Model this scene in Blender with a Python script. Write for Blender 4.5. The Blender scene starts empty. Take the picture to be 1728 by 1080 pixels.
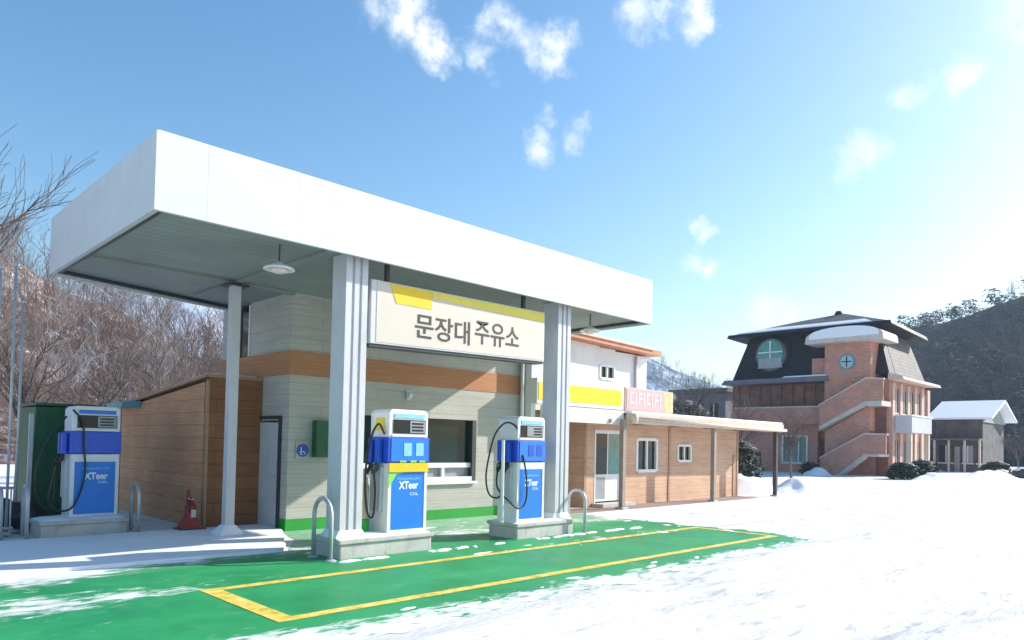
import bpy, bmesh, math, random
from mathutils import Vector, Matrix, noise
R = math.radians
scene = bpy.context.scene
col = scene.collection
random.seed(7)

# ------------------------------------------------------------------ camera
cam_d = bpy.data.cameras.new('camera')
cam = bpy.data.objects.new('camera', cam_d); col.objects.link(cam)
f_px, pitch, roll, yaw, py0 = 1209.764, R(1.641), R(1.191), R(45.075), 173.147
F = Vector((math.cos(yaw), math.sin(yaw), 0)); Rt = Vector((math.sin(yaw), -math.cos(yaw), 0)); Up = Vector((0, 0, 1))
F2 = F*math.cos(pitch)+Up*math.sin(pitch); U2 = Up*math.cos(pitch)-F*math.sin(pitch)
R3 = Rt*math.cos(roll)+U2*math.sin(roll); U3 = U2*math.cos(roll)-Rt*math.sin(roll)
M = Matrix((R3, U3, -F2)).transposed().to_4x4(); M.translation = Vector((0, 0, 1.7))
cam.matrix_world = M
cam_d.sensor_width = 36; cam_d.lens = 36*f_px/1728; cam_d.shift_y = py0/1728
cam_d.clip_end = 6000; cam_d.clip_start = .05
scene.camera = cam

# ------------------------------------------------------------------ light
SUN_EL = math.atan2(1.0, math.hypot(1.69, .65)); SUN_AZ = math.atan2(-.65, 1.69)
sd = Vector((math.cos(SUN_AZ)*math.cos(SUN_EL), math.sin(SUN_AZ)*math.cos(SUN_EL), math.sin(SUN_EL)))
sun_d = bpy.data.lights.new('sun', 'SUN'); sun_d.energy = 5.0; sun_d.angle = R(.6); sun_d.color = (1, .95, .88)
sun = bpy.data.objects.new('sun', sun_d); col.objects.link(sun)
sun.rotation_euler = sd.to_track_quat('Z', 'Y').to_euler(); sun.location = (30, -20, 30)
world = bpy.data.worlds.new('World'); scene.world = world; world.use_nodes = True
wt = world.node_tree; wn = wt.nodes; wl = wt.links
for n in list(wn): wn.remove(n)
def N(nt, t, **k):
    n = nt.nodes.new(t)
    for a, b in k.items():
        if a == 'ins':
            for i, v in b.items(): n.inputs[i].default_value = v
        else: setattr(n, a, b)
    return n
out = N(wt, 'ShaderNodeOutputWorld'); bg = N(wt, 'ShaderNodeBackground', ins={1: .128})
sky = N(wt, 'ShaderNodeTexSky', sky_type='NISHITA', sun_disc=False, sun_elevation=SUN_EL, sun_rotation=math.pi/2-SUN_AZ,
        altitude=100, air_density=1.2, dust_density=1.15, ozone_density=1.6)
hs = N(wt, 'ShaderNodeHueSaturation', ins={'Hue': .497, 'Saturation': 1.33, 'Value': 1.0})
wl.new(sky.outputs[0], hs.inputs['Color'])
tc = N(wt, 'ShaderNodeTexCoord')
nz = N(wt, 'ShaderNodeTexNoise', ins={'Scale': 7.0, 'Detail': 9.0, 'Roughness': .66})
wl.new(tc.outputs['Generated'], nz.inputs['Vector'])
sub = N(wt, 'ShaderNodeVectorMath', operation='SUBTRACT'); sub.inputs[1].default_value = (.5, .5, .5)
wl.new(nz.outputs['Color'], sub.inputs[0])
scl = N(wt, 'ShaderNodeVectorMath', operation='SCALE'); scl.inputs['Scale'].default_value = .14
wl.new(sub.outputs[0], scl.inputs[0])
add = N(wt, 'ShaderNodeVectorMath', operation='ADD')
wl.new(tc.outputs['Generated'], add.inputs[0]); wl.new(scl.outputs[0], add.inputs[1])
clouds = [((.507, .699, .504), .036, 1), ((.539, .687, .487), .03, 1), ((.520, .700, .530), .035, .9), ((.476, .717, .509), .03, .5),
          ((.590, .628, .512), .034, .9), ((.615, .605, .503), .03, .8), ((.64, .583, .5), .036, 1.1), ((.579, .66, .479), .022, .5), ((.697, .5, .520), .03, .6),
          ((.735, .443, .520), .034, .9), ((.715, .475, .515), .022, .6), ((.665, .613, .427), .02, .5), ((.664, .637, .391), .03, .75), ((.697, .59, .407), .022, .5), ((.700, .575, .42), .02, .4),
          ((.883, .217, .416), .03, .8), ((.874, .262, .408), .024, .5), ((.878, .315, .359), .03, .7), ((.874, .327, .347), .02, .5), ((.825, .489, .283), .022, .9), ((.831, .5, .242), .024, .9),
          ((.89, .421, .175), .04, .6), ((.874, .153, .461), .04, .9)]
acc = None
for c, r, w in clouds:
    d = N(wt, 'ShaderNodeVectorMath', operation='DISTANCE'); wl.new(add.outputs[0], d.inputs[0]); d.inputs[1].default_value = Vector(c).normalized()
    m = N(wt, 'ShaderNodeMapRange', interpolation_type='SMOOTHSTEP', ins={1: r*1.1, 2: r*.1, 3: 0.0, 4: w*1.1})
    wl.new(d.outputs['Value'], m.inputs[0])
    if acc is None: acc = m.outputs[0]
    else:
        a = N(wt, 'ShaderNodeMath', operation='MAXIMUM'); wl.new(acc, a.inputs[0]); wl.new(m.outputs[0], a.inputs[1]); acc = a.outputs[0]
nz2 = N(wt, 'ShaderNodeTexNoise', ins={'Scale': 17.0, 'Detail': 8.0, 'Roughness': .66})
wl.new(tc.outputs['Generated'], nz2.inputs['Vector'])
mr2 = N(wt, 'ShaderNodeMapRange', ins={1: .34, 2: .60, 3: .1, 4: 1.15}); wl.new(nz2.outputs[0], mr2.inputs[0])
mu = N(wt, 'ShaderNodeMath', operation='MULTIPLY', use_clamp=True); wl.new(acc, mu.inputs[0]); wl.new(mr2.outputs[0], mu.inputs[1])
mx = N(wt, 'ShaderNodeMixRGB', ins={2: (6.0, 6.15, 6.4, 1)})
wl.new(mu.outputs[0], mx.inputs[0]); wl.new(hs.outputs[0], mx.inputs[1])
wl.new(mx.outputs[0], bg.inputs[0]); wl.new(bg.outputs[0], out.inputs[0])
scene.view_settings.view_transform = 'Standard'; scene.view_settings.look = 'None'
scene.view_settings.exposure = .72; scene.view_settings.gamma = 1
scene.cycles.max_bounces = 6

# ------------------------------------------------------------------ helpers
class MB:
    def __init__(s): s.v = []; s.f = []; s.sm = False
    def box(s, x0, x1, y0, y1, z0, z1):
        b = len(s.v)
        s.v += [(x, y, z) for z in (z0, z1) for x, y in ((x0, y0), (x1, y0), (x1, y1), (x0, y1))]
        s.f += [tuple(b+i for i in q) for q in ((3, 2, 1, 0), (4, 5, 6, 7), (0, 1, 5, 4), (1, 2, 6, 5), (2, 3, 7, 6), (3, 0, 4, 7))]
        return s
    def face(s, *p):
        b = len(s.v); s.v += [tuple(q) for q in p]; s.f.append(tuple(range(b, b+len(p)))); return s
    def prism(s, poly, axis, a, b_):
        """poly = 2D points in the plane normal to axis, extruded from a to b_"""
        def P(q, t):
            return {'x': (t, q[0], q[1]), 'y': (q[0], t, q[1]), 'z': (q[0], q[1], t)}[axis]
        n = len(poly); b = len(s.v)
        s.v += [P(q, a) for q in poly]+[P(q, b_) for q in poly]
        s.f.append(tuple(b+i for i in range(n))[::-1]); s.f.append(tuple(b+n+i for i in range(n)))
        for i in range(n):
            j = (i+1) % n; s.f.append((b+i, b+j, b+n+j, b+n+i))
        return s
    def hexa(s, bot, top):
        b = len(s.v); n = len(bot); s.v += [tuple(q) for q in bot]+[tuple(q) for q in top]
        s.f.append(tuple(b+i for i in range(n))[::-1]); s.f.append(tuple(b+n+i for i in range(n)))
        for i in range(n):
            j = (i+1) % n; s.f.append((b+i, b+j, b+n+j, b+n+i))
        return s
    def tube(s, pts, r, n=8, cap=True):
        pts = [Vector(p) for p in pts]; rs = r if hasattr(r, '__len__') else [r]*len(pts)
        up = Vector((0, 0, 1)); rings = []; prev = None
        for i, p in enumerate(pts):
            t = (pts[min(i+1, len(pts)-1)]-pts[max(i-1, 0)])
            if t.length < 1e-7: t = Vector((0, 0, 1))
            t.normalize()
            if prev is None:
                a = up if abs(t.z) < .9 else Vector((1, 0, 0)); u = t.cross(a).normalized()
            else:
                u = prev-t*prev.dot(t)
                u = u.normalized() if u.length > 1e-6 else t.orthogonal().normalized()
            prev = u; w = t.cross(u); b = len(s.v)
            for k in range(n):
                q = p+(u*math.cos(2*math.pi*k/n)+w*math.sin(2*math.pi*k/n))*rs[i]; s.v.append(tuple(q))
            rings.append(b)
        for a, b in zip(rings, rings[1:]):
            for k in range(n):
                j = (k+1) % n; s.f.append((a+k, a+j, b+j, b+k))
        if cap:
            s.f.append(tuple(rings[0]+k for k in range(n))[::-1]); s.f.append(tuple(rings[-1]+k for k in range(n)))
        return s
    def lathe(s, cx, cy, prof, n=20):
        rings = []
        for r, z in prof:
            b = len(s.v); rings.append(b)
            for k in range(n): s.v.append((cx+r*math.cos(2*math.pi*k/n), cy+r*math.sin(2*math.pi*k/n), z))
        for a, b in zip(rings, rings[1:]):
            for k in range(n):
                j = (k+1) % n; s.f.append((a+k, a+j, b+j, b+k))
        s.f.append(tuple(rings[0]+k for k in range(n))[::-1]); s.f.append(tuple(rings[-1]+k for k in range(n)))
        return s
    def build(s, name, m, parent=None, bevel=0, smooth=False, off=None, auto=False):
        me = bpy.data.meshes.new(name)
        o3 = off if off is not None else (parent_loc(parent) if parent else Vector((0, 0, 0)))
        me.from_pydata([(a-o3[0], b-o3[1], c-o3[2]) for a, b, c in s.v], [], s.f)
        me.materials.append(m)
        if smooth:
            me.shade_smooth()
        o = bpy.data.objects.new(name, me); col.objects.link(o); o.parent = parent
        if bevel:
            bm = bmesh.new(); bm.from_mesh(me)
            es = [e for e in bm.edges if len(e.link_faces) == 2 and e.calc_face_angle(0) > .6]
            bmesh.ops.bevel(bm, geom=es, offset=bevel, segments=2, profile=.6, affect='EDGES', clamp_overlap=True)
            bm.to_mesh(me); bm.free()
        return o
def parent_loc(p):
    v = Vector((0, 0, 0))
    while p: v = v+p.location; p = p.parent
    return v
def tag(o, label=None, cat=None, group=None, kind=None):
    if label: o['label'] = label
    if cat: o['category'] = cat
    if group: o['group'] = group
    if kind: o['kind'] = kind
    return o
def thing(name, loc, label, cat, group=None):
    o = bpy.data.objects.new(name, None); col.objects.link(o); o.location = loc; o.empty_display_size = .2
    return tag(o, label, cat, group)
def copy_tree(o, parent=None):
    c = o.copy(); col.objects.link(c); c.parent = parent
    for ch in [q for q in list(bpy.data.objects) if q.parent == o]: copy_tree(ch, c)
    return c
def text(name, body, m, parent, x, y, z, w, h, depth=.006, space=1.0, bold=0.0):
    """lettering in the XZ plane facing -Y, fitted to the box (x..x+w, z..z+h), as a mesh"""
    cu = bpy.data.curves.new(name, 'FONT'); cu.body = body; cu.extrude = .01; cu.offset = bold; cu.space_character = space; cu.resolution_u = 4
    t = bpy.data.objects.new(name, cu); col.objects.link(t); bpy.context.view_layer.update()
    me = bpy.data.meshes.new_from_object(t); bpy.data.objects.remove(t)
    xs = [v.co.x for v in me.vertices]; ys = [v.co.y for v in me.vertices]
    x0, x1, y0, y1 = min(xs), max(xs), min(ys), max(ys); L = parent_loc(parent)
    for v in me.vertices:
        a = (v.co.x-x0)/(x1-x0)*w+x; b = (v.co.y-y0)/(y1-y0)*h+z; c = y-(depth if v.co.z > 0 else 0)
        v.co = (a-L.x, c-L.y, b-L.z)
    me.materials.clear(); me.materials.append(m)
    o = bpy.data.objects.new(name, me); col.objects.link(o); o.parent = parent
    return o

def mat(name, c, rough=.7, metal=0, bump=0, bscale=30, var=.12, vscale=3, spec=.5, emit=None, dirt=0, trans=0):
    m = bpy.data.materials.new(name); m.use_nodes = True; nt = m.node_tree; b = nt.nodes['Principled BSDF']
    b.inputs['Roughness'].default_value = rough; b.inputs['Metallic'].default_value = metal; b.inputs['Specular IOR Level'].default_value = spec
    t = N(nt, 'ShaderNodeTexCoord'); n1 = N(nt, 'ShaderNodeTexNoise', ins={'Scale': vscale, 'Detail': 6.0, 'Roughness': .6})
    nt.links.new(t.outputs['Object'], n1.inputs['Vector'])
    cr = N(nt, 'ShaderNodeMapRange', ins={1: .3, 2: .7, 3: 1-var, 4: 1+var}); nt.links.new(n1.outputs[0], cr.inputs[0])
    mm = N(nt, 'ShaderNodeVectorMath', operation='SCALE'); mm.inputs[0].default_value = c[:3]; nt.links.new(cr.outputs[0], mm.inputs['Scale'])
    last = mm.outputs[0]
    if dirt:
        n3 = N(nt, 'ShaderNodeTexNoise', ins={'Scale': vscale*2.3, 'Detail': 8.0, 'Roughness': .7, 'Distortion': .6})
        mp = N(nt, 'ShaderNodeMapping'); mp.inputs['Scale'].default_value = (1, 1, .25)
        nt.links.new(t.outputs['Object'], mp.inputs[0]); nt.links.new(mp.outputs[0], n3.inputs['Vector'])
        dr = N(nt, 'ShaderNodeMapRange', ins={1: .52, 2: .75, 3: 0.0, 4: dirt}); nt.links.new(n3.outputs[0], dr.inputs[0])
        mi = N(nt, 'ShaderNodeMixRGB', ins={2: (.12, .105, .09, 1)}); nt.links.new(dr.outputs[0], mi.inputs[0]); nt.links.new(last, mi.inputs[1]); last = mi.outputs[0]
    nt.links.new(last, b.inputs['Base Color'])
    if bump:
        n2 = N(nt, 'ShaderNodeTexNoise', ins={'Scale': bscale, 'Detail': 5.0}); nt.links.new(t.outputs['Object'], n2.inputs['Vector'])
        bp = N(nt, 'ShaderNodeBump', ins={'Strength': bump, 'Distance': .02}); nt.links.new(n2.outputs[0], bp.inputs['Height']); nt.links.new(bp.outputs[0], b.inputs['Normal'])
    if emit: b.inputs['Emission Color'].default_value = (*emit[:3], 1); b.inputs['Emission Strength'].default_value = emit[3]
    return m

def boards(name, c1, c2, joint, bw, bh, mortar=.008, rough=.7, grain=(1.2, 30), bump=.4, vary=1.0, msm=.1):
    """rows of boards / panels / bricks laid on walls; u runs along x+y so both wall directions work"""
    m = bpy.data.materials.new(name); m.use_nodes = True; nt = m.node_tree; b = nt.nodes['Principled BSDF']; b.inputs['Roughness'].default_value = rough
    b.inputs['Specular IOR Level'].default_value = .25
    t = N(nt, 'ShaderNodeTexCoord'); sp = N(nt, 'ShaderNodeSeparateXYZ'); nt.links.new(t.outputs['Object'], sp.inputs[0])
    ad = N(nt, 'ShaderNodeMath', operation='ADD'); nt.links.new(sp.outputs[0], ad.inputs[0]); nt.links.new(sp.outputs[1], ad.inputs[1])
    cb = N(nt, 'ShaderNodeCombineXYZ'); nt.links.new(ad.outputs[0], cb.inputs[0]); nt.links.new(sp.outputs[2], cb.inputs[1])
    br = N(nt, 'ShaderNodeTexBrick', ins={'Scale': 1.0, 'Mortar Size': mortar, 'Mortar Smooth': msm, 'Brick Width': bw, 'Row Height': bh, 'Color1': (*c1, 1), 'Color2': (*c2, 1), 'Mortar': (*joint, 1), 'Bias': 0.0})
    nt.links.new(cb.outputs[0], br.inputs['Vector'])
    mp = N(nt, 'ShaderNodeMapping'); mp.inputs['Scale'].default_value = (grain[0], grain[1], 1); nt.links.new(cb.outputs[0], mp.inputs[0])
    n1 = N(nt, 'ShaderNodeTexNoise', ins={'Scale': 1.0, 'Detail': 6.0, 'Roughness': .65}); nt.links.new(mp.outputs[0], n1.inputs['Vector'])
    cr = N(nt, 'ShaderNodeMapRange', ins={1: .3, 2: .7, 3: 1-.2*vary, 4: 1+.2*vary}); nt.links.new(n1.outputs[0], cr.inputs[0])
    n4 = N(nt, 'ShaderNodeTexNoise', ins={'Scale': .9, 'Detail': 4.0}); nt.links.new(cb.outputs[0], n4.inputs['Vector'])
    cr4 = N(nt, 'ShaderNodeMapRange', ins={1: .3, 2: .7, 3: 1-.13*vary, 4: 1+.12*vary}); nt.links.new(n4.outputs[0], cr4.inputs[0])
    pm = N(nt, 'ShaderNodeMath', operation='MULTIPLY'); nt.links.new(cr.outputs[0], pm.inputs[0]); nt.links.new(cr4.outputs[0], pm.inputs[1])
    mm = N(nt, 'ShaderNodeVectorMath', operation='SCALE'); nt.links.new(br.outputs['Color'], mm.inputs[0]); nt.links.new(pm.outputs[0], mm.inputs['Scale'])
    nt.links.new(mm.outputs[0], b.inputs['Base Color'])
    iv = N(nt, 'ShaderNodeMath', operation='SUBTRACT'); iv.inputs[0].default_value = 1.0; nt.links.new(br.outputs['Fac'], iv.inputs[1])
    s2 = N(nt, 'ShaderNodeMath', operation='MULTIPLY_ADD'); s2.inputs[1].default_value = .25; nt.links.new(n1.outputs[0], s2.inputs[0]); nt.links.new(iv.outputs[0], s2.inputs[2])
    bp = N(nt, 'ShaderNodeBump', ins={'Strength': bump, 'Distance': .012}); nt.links.new(s2.outputs[0], bp.inputs['Height']); nt.links.new(bp.outputs[0], b.inputs['Normal'])
    return m

def glass(name, c=(.02, .03, .03), rough=.06):
    m = mat(name, c, rough, 0, var=.3, vscale=1.5, spec=.35); return m

# materials
m_fascia = boards('fascia_panel', (.63, .63, .635), (.61, .61, .62), (.47, .47, .48), 1.2, 3.0, .004, .45, (2, 2), .1, .25)
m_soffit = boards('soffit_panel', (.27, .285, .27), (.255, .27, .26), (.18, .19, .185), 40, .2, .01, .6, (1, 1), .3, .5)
# soffit runs in strips seen from below: use plain x/y mapping
nt = m_soffit.node_tree
for l in list(nt.links):
    if l.to_node.type == 'COMBXYZ': nt.links.remove(l)
_sp = [n for n in nt.nodes if n.type == 'SEPXYZ'][0]; _cb = [n for n in nt.nodes if n.type == 'COMBXYZ'][0]
nt.links.new(_sp.outputs[0], _cb.inputs[0]); nt.links.new(_sp.outputs[1], _cb.inputs[1])
m_column = mat('painted_steel', (.56, .56, .59), .45, .0, .05, 60, .07, 1.5, dirt=.25)
m_white = mat('white_paint', (.76, .76, .76), .4, 0, .05, 40, .05, 2, dirt=.2)
m_plaster = mat('white_render', (.74, .73, .70), .85, 0, .2, 50, .06, 1, dirt=.2)
m_grey = boards('grey_wall_panel', (.475, .455, .41), (.45, .43, .385), (.37, .355, .32), 1.3, .21, .007, .8, (1.2, 24), .3, .6)
m_orange = boards('orange_wall_band', (.47, .22, .115), (.45, .21, .11), (.38, .18, .09), 3, .45, .004, .8, (1.2, 24), .3, .6)
m_greenband = mat('green_wall_paint', (.012, .30, .03), .55, 0, .1, 40, .1, 2, dirt=.15)
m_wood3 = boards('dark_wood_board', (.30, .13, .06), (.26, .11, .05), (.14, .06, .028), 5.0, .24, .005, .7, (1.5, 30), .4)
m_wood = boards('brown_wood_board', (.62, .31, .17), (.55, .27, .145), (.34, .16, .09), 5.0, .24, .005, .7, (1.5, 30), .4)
m_wood2 = boards('tan_wood_board', (.62, .41, .28), (.58, .37, .25), (.43, .27, .18), 5.2, .22, .005, .75, (1.5, 30), .3)
m_trim = mat('wood_trim', (.40, .24, .15), .7, 0, .2, 40, .15, 6)
m_post = mat('weathered_post', (.30, .25, .21), .75, 0, .2, 40, .15, 5)
m_pole = mat('galvanised_steel', (.50, .51, .53), .4, .35, .1, 60, .12, 6, dirt=.15)
m_dark = mat('dark_metal', (.05, .05, .055), .5, .2, .1, 50, .2, 5)
m_black = mat('black_rubber', (.015, .015, .017), .45, 0, .1, 80, .2, 9)
m_blue = mat('blue_panel', (.006, .19, .66), .35, 0, 0, 10, .05, 3)
m_navy = mat('deep_blue_band', (.012, .085, .58), .3, 0, 0, 10, .05, 3)
m_yellow = mat('yellow_paint', (.78, .51, .004), .45, 0, 0, 10, .05, 4)
m_yelpale = mat('pale_yellow_paint', (.74, .60, .07), .45, 0, 0, 10, .05, 4)
m_lime = mat('lime_paint', (.25, .62, .12), .45)
m_signface = mat('cream_sign_face', (.60, .53, .455), .5, 0, 0, 10, .04, 1)
m_glyph = mat('dark_sign_letter', (.018, .016, .016), .5)
m_letter = mat('white_letter', (.75, .85, .92), .5)
m_ltblue = mat('light_blue_label', (.25, .55, .82), .4)
m_screen = glass('display_glass', (.015, .018, .02), .15)
m_lcd = mat('grey_display', (.30, .32, .34), .3)
m_window = glass('window_glass', (.012, .03, .026), .05)
m_teal = mat('teal_glass', (.03, .20, .17), .12, 0, 0, 10, .35, 2.5, spec=.8)
m_conc = mat('concrete', (.50, .49, .46), .85, 0, .3, 25, .12, 3, dirt=.35)
m_pink = boards('pink_brick', (.56, .265, .19), (.50, .235, .17), (.44, .27, .21), .5, .16, .02, .85, (3, 10), .2)
m_pinkdark = mat('brown_timber_screen', (.19, .095, .07), .8, 0, .2, 20, .35, 2)
m_beige = mat('beige_render', (.62, .52, .42), .8, 0, .2, 30, .1, 2, dirt=.2)
m_cap = mat('stone_coping', (.58, .50, .45), .8, 0, .2, 30, .12, 3)
m_slate = boards('dark_slate', (.030, .028, .036), (.020, .020, .027), (.01, .01, .012), .5, .18, .012, .6, (6, 10), .6)
m_slate2 = boards('grey_slate', (.17, .16, .15), (.13, .125, .12), (.09, .085, .08), .5, .25, .02, .7, (6, 10), .6)
m_roofor = mat('orange_roof_sheet', (.48, .20, .10), .6, 0, .2, 30, .2, 3)
m_snowpl = mat('settled_snow', (.84, .86, .89), .7, 0, .5, 9, .03, 3, spec=.3)
m_red = mat('red_paint', (.28, .02, .02), .35, 0, 0, 10, .1, 4)
m_greenbox = mat('green_container', (.008, .10, .035), .5, 0, .1, 20, .2, 2, dirt=.3)
m_canopyteal = mat('teal_sheet', (.08, .32, .38), .5, 0, .1, 20, .15, 2)
m_pinksign = mat('pink_sign_face', (.74, .36, .38), .5, 0, 0, 10, .06, 4)
m_pinklet = mat('pale_pink_letter', (.80, .62, .62), .5)
m_tile = boards('red_paving', (.46, .30, .24), (.42, .27, .22), (.3, .22, .2), .2, .2, .01, .8, (4, 4), .2)
m_bark = mat('grey_bark', (.16, .125, .105), .9, 0, .5, 20, .25, 3)
m_twig = mat('brown_twig', (.105, .08, .072), .9, 0, 0, 10, .25, .8)
m_shrub = mat('dark_shrub_leaf', (.035, .055, .03), .8, 0, 0, 10, .5, 3)

# snow ground
def snow_mat():
    m = bpy.data.materials.new('snow_ground'); m.use_nodes = True; nt = m.node_tree; b = nt.nodes['Principled BSDF']
    b.inputs['Roughness'].default_value = .75; b.inputs['Specular IOR Level'].default_value = .2
    t = N(nt, 'ShaderNodeTexCoord')
    mp = N(nt, 'ShaderNodeMapping'); mp.inputs['Scale'].default_value = (.35, 1.3, 1); mp.inputs['Rotation'].default_value = (0, 0, R(12))
    nt.links.new(t.outputs['Object'], mp.inputs[0])
    n1 = N(nt, 'ShaderNodeTexNoise', ins={'Scale': 1.1, 'Detail': 9.0, 'Roughness': .72, 'Distortion': .5}); nt.links.new(mp.outputs[0], n1.inputs['Vector'])
    n2 = N(nt, 'ShaderNodeTexNoise', ins={'Scale': 7.0, 'Detail': 6.0, 'Roughness': .7}); nt.links.new(mp.outputs[0], n2.inputs['Vector'])
    mu = N(nt, 'ShaderNodeMath', operation='MULTIPLY'); nt.links.new(n1.outputs[0], mu.inputs[0]); nt.links.new(n2.outputs[0], mu.inputs[1])
    cr = N(nt, 'ShaderNodeValToRGB'); e = cr.color_ramp.elements
    e[0].position = .14; e[0].color = (.42, .42, .43, 1); e[1].position = .28; e[1].color = (.80, .80, .80, 1)
    x = cr.color_ramp.elements.new(.21); x.color = (.68, .68, .69, 1)
    nt.links.new(mu.outputs[0], cr.inputs[0]); nt.links.new(cr.outputs[0], b.inputs['Base Color'])
    ad = N(nt, 'ShaderNodeMath', operation='MULTIPLY_ADD'); ad.inputs[1].default_value = .35; nt.links.new(n2.outputs[0], ad.inputs[0]); nt.links.new(n1.outputs[0], ad.inputs[2])
    # wheel tracks pressed into the snow
    sp = N(nt, 'ShaderNodeSeparateXYZ'); nt.links.new(t.outputs['Object'], sp.inputs[0]); last = None
    def M_(op, a, b_=None, clamp=False):
        q = N(nt, 'ShaderNodeMath', operation=op, use_clamp=clamp)
        for i_, v in enumerate((a, b_)):
            if v is None: continue
            if isinstance(v, (int, float)): q.inputs[i_].default_value = v
            else: nt.links.new(v, q.inputs[i_])
        return q.outputs[0]
    for a0, fr, am, ph_ in ((4.3, .11, 1.1, .4), (5.9, .11, 1.1, .4), (2.2, .16, 1.6, 2.0), (.6, .16, 1.6, 2.0), (9.5, .07, 2.0, 3.1), (7.9, .07, 2.0, 3.1)):
        cx = M_('MULTIPLY', M_('SINE', M_('ADD', M_('MULTIPLY', sp.outputs[0], fr), ph_)), am)
        dd = M_('ABSOLUTE', M_('SUBTRACT', M_('SUBTRACT', sp.outputs[1], cx), a0))
        k_ = N(nt, 'ShaderNodeMapRange', interpolation_type='SMOOTHSTEP', ins={1: .24, 2: .09, 3: 0.0, 4: 1.0}); nt.links.new(dd, k_.inputs[0])
        last = k_.outputs[0] if last is None else M_('MAXIMUM', last, k_.outputs[0])
    brk = N(nt, 'ShaderNodeMapRange', ins={1: .42, 2: .6, 3: 0.0, 4: 1.0}); nt.links.new(n1.outputs[0], brk.inputs[0])
    rut = M_('MULTIPLY', last, brk.outputs[0])
    hgt = M_('SUBTRACT', ad.outputs[0], M_('MULTIPLY', rut, .55))
    dk = N(nt, 'ShaderNodeMixRGB', ins={2: (.56, .56, .57, 1)}); nt.links.new(M_('MULTIPLY', rut, .6), dk.inputs[0]); nt.links.new(cr.outputs[0], dk.inputs[1]); nt.links.new(dk.outputs[0], b.inputs['Base Color'])
    bp = N(nt, 'ShaderNodeBump', ins={'Strength': .8, 'Distance': .07}); nt.links.new(hgt, bp.inputs['Height']); nt.links.new(bp.outputs[0], b.inputs['Normal'])
    return m
def green_mat():
    m = bpy.data.materials.new('green_floor_paint'); m.use_nodes = True; nt = m.node_tree; b = nt.nodes['Principled BSDF']
    b.inputs['Specular IOR Level'].default_value = .45
    t = N(nt, 'ShaderNodeTexCoord')
    n1 = N(nt, 'ShaderNodeTexNoise', ins={'Scale': .8, 'Detail': 8.0, 'Roughness': .65, 'Distortion': .4}); nt.links.new(t.outputs['Object'], n1.inputs['Vector'])
    cr = N(nt, 'ShaderNodeValToRGB'); e = cr.color_ramp.elements
    e[0].position = .3; e[0].color = (.006, .235, .07, 1); e[1].position = .72; e[1].color = (.03, .34, .12, 1)
    nt.links.new(n1.outputs[0], cr.inputs[0])
    # thin frost dusting in patches
    n2 = N(nt, 'ShaderNodeTexNoise', ins={'Scale': 2.4, 'Detail': 10.0, 'Roughness': .78}); nt.links.new(t.outputs['Object'], n2.inputs['Vector'])
    dr = N(nt, 'ShaderNodeMapRange', ins={1: .55, 2: .8, 3: 0.0, 4: .35}); nt.links.new(n2.outputs[0], dr.inputs[0])
    # more frost in the sheltered strip along the building
    sp = N(nt, 'ShaderNodeSeparateXYZ'); nt.links.new(t.outputs['Object'], sp.inputs[0])
    wr = N(nt, 'ShaderNodeMapRange', ins={1: 9.4, 2: 10.6, 3: 0.0, 4: .85}); nt.links.new(sp.outputs[1], wr.inputs[0])
    w2 = N(nt, 'ShaderNodeMapRange', ins={1: .3, 2: .55, 3: .15, 4: .75}); nt.links.new(n2.outputs[0], w2.inputs[0])
    wm = N(nt, 'ShaderNodeMath', operation='MULTIPLY'); nt.links.new(wr.outputs[0], wm.inputs[0]); nt.links.new(w2.outputs[0], wm.inputs[1])
    mxx = N(nt, 'ShaderNodeMath', operation='MAXIMUM'); nt.links.new(dr.outputs[0], mxx.inputs[0]); nt.links.new(wm.outputs[0], mxx.inputs[1])
    mi = N(nt, 'ShaderNodeMixRGB', ins={2: (.42, .56, .46, 1)}); nt.links.new(mxx.outputs[0], mi.inputs[0]); nt.links.new(cr.outputs[0], mi.inputs[1])
    n5 = N(nt, 'ShaderNodeTexNoise', ins={'Scale': 6.0, 'Detail': 8.0, 'Roughness': .8, 'Distortion': .3}); mp5 = N(nt, 'ShaderNodeMapping'); mp5.inputs['Rotation'].default_value = (0, 0, R(35)); mp5.inputs['Scale'].default_value = (.35, 1.4, 1)
    nt.links.new(t.outputs['Object'], mp5.inputs[0]); nt.links.new(mp5.outputs[0], n5.inputs['Vector'])
    wr5 = N(nt, 'ShaderNodeMapRange', ins={1: .60, 2: .70, 3: 0.0, 4: .55}); nt.links.new(n5.outputs[0], wr5.inputs[0])
    mi5 = N(nt, 'ShaderNodeMixRGB', ins={2: (.05, .11, .06, 1)}); nt.links.new(wr5.outputs[0], mi5.inputs[0]); nt.links.new(mi.outputs[0], mi5.inputs[1])
    # wind blown snow caught along the borders, the upper line and the terrace edge
    def band(sock, pts):
        c_ = N(nt, 'ShaderNodeFloatCurve'); cu = c_.mapping.curves[0]
        lo, hi = pts[0][0], pts[-1][0]
        m1 = N(nt, 'ShaderNodeMapRange', ins={1: lo, 2: hi, 3: 0.0, 4: 1.0}); nt.links.new(sock, m1.inputs[0]); nt.links.new(m1.outputs[0], c_.inputs['Value'])
        P_ = [((p-lo)/(hi-lo), v) for p, v in pts]
        cu.points[0].location = P_[0]; cu.points[1].location = P_[-1]
        for p in P_[1:-1]: cu.points.new(*p)
        for p in cu.points: p.handle_type = 'VECTOR'
        c_.mapping.update(); return c_.outputs[0]
    by = band(sp.outputs[1], [(4.5, .5), (5.55, .5), (5.75, .36), (6.0, .16), (6.4, .0), (7.7, .0), (8.0, .2), (8.2, .27), (8.7, .12), (8.9, .0), (9.3, .10), (9.7, .24), (10.1, .44), (11.0, .22), (12.2, .2)])
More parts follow.
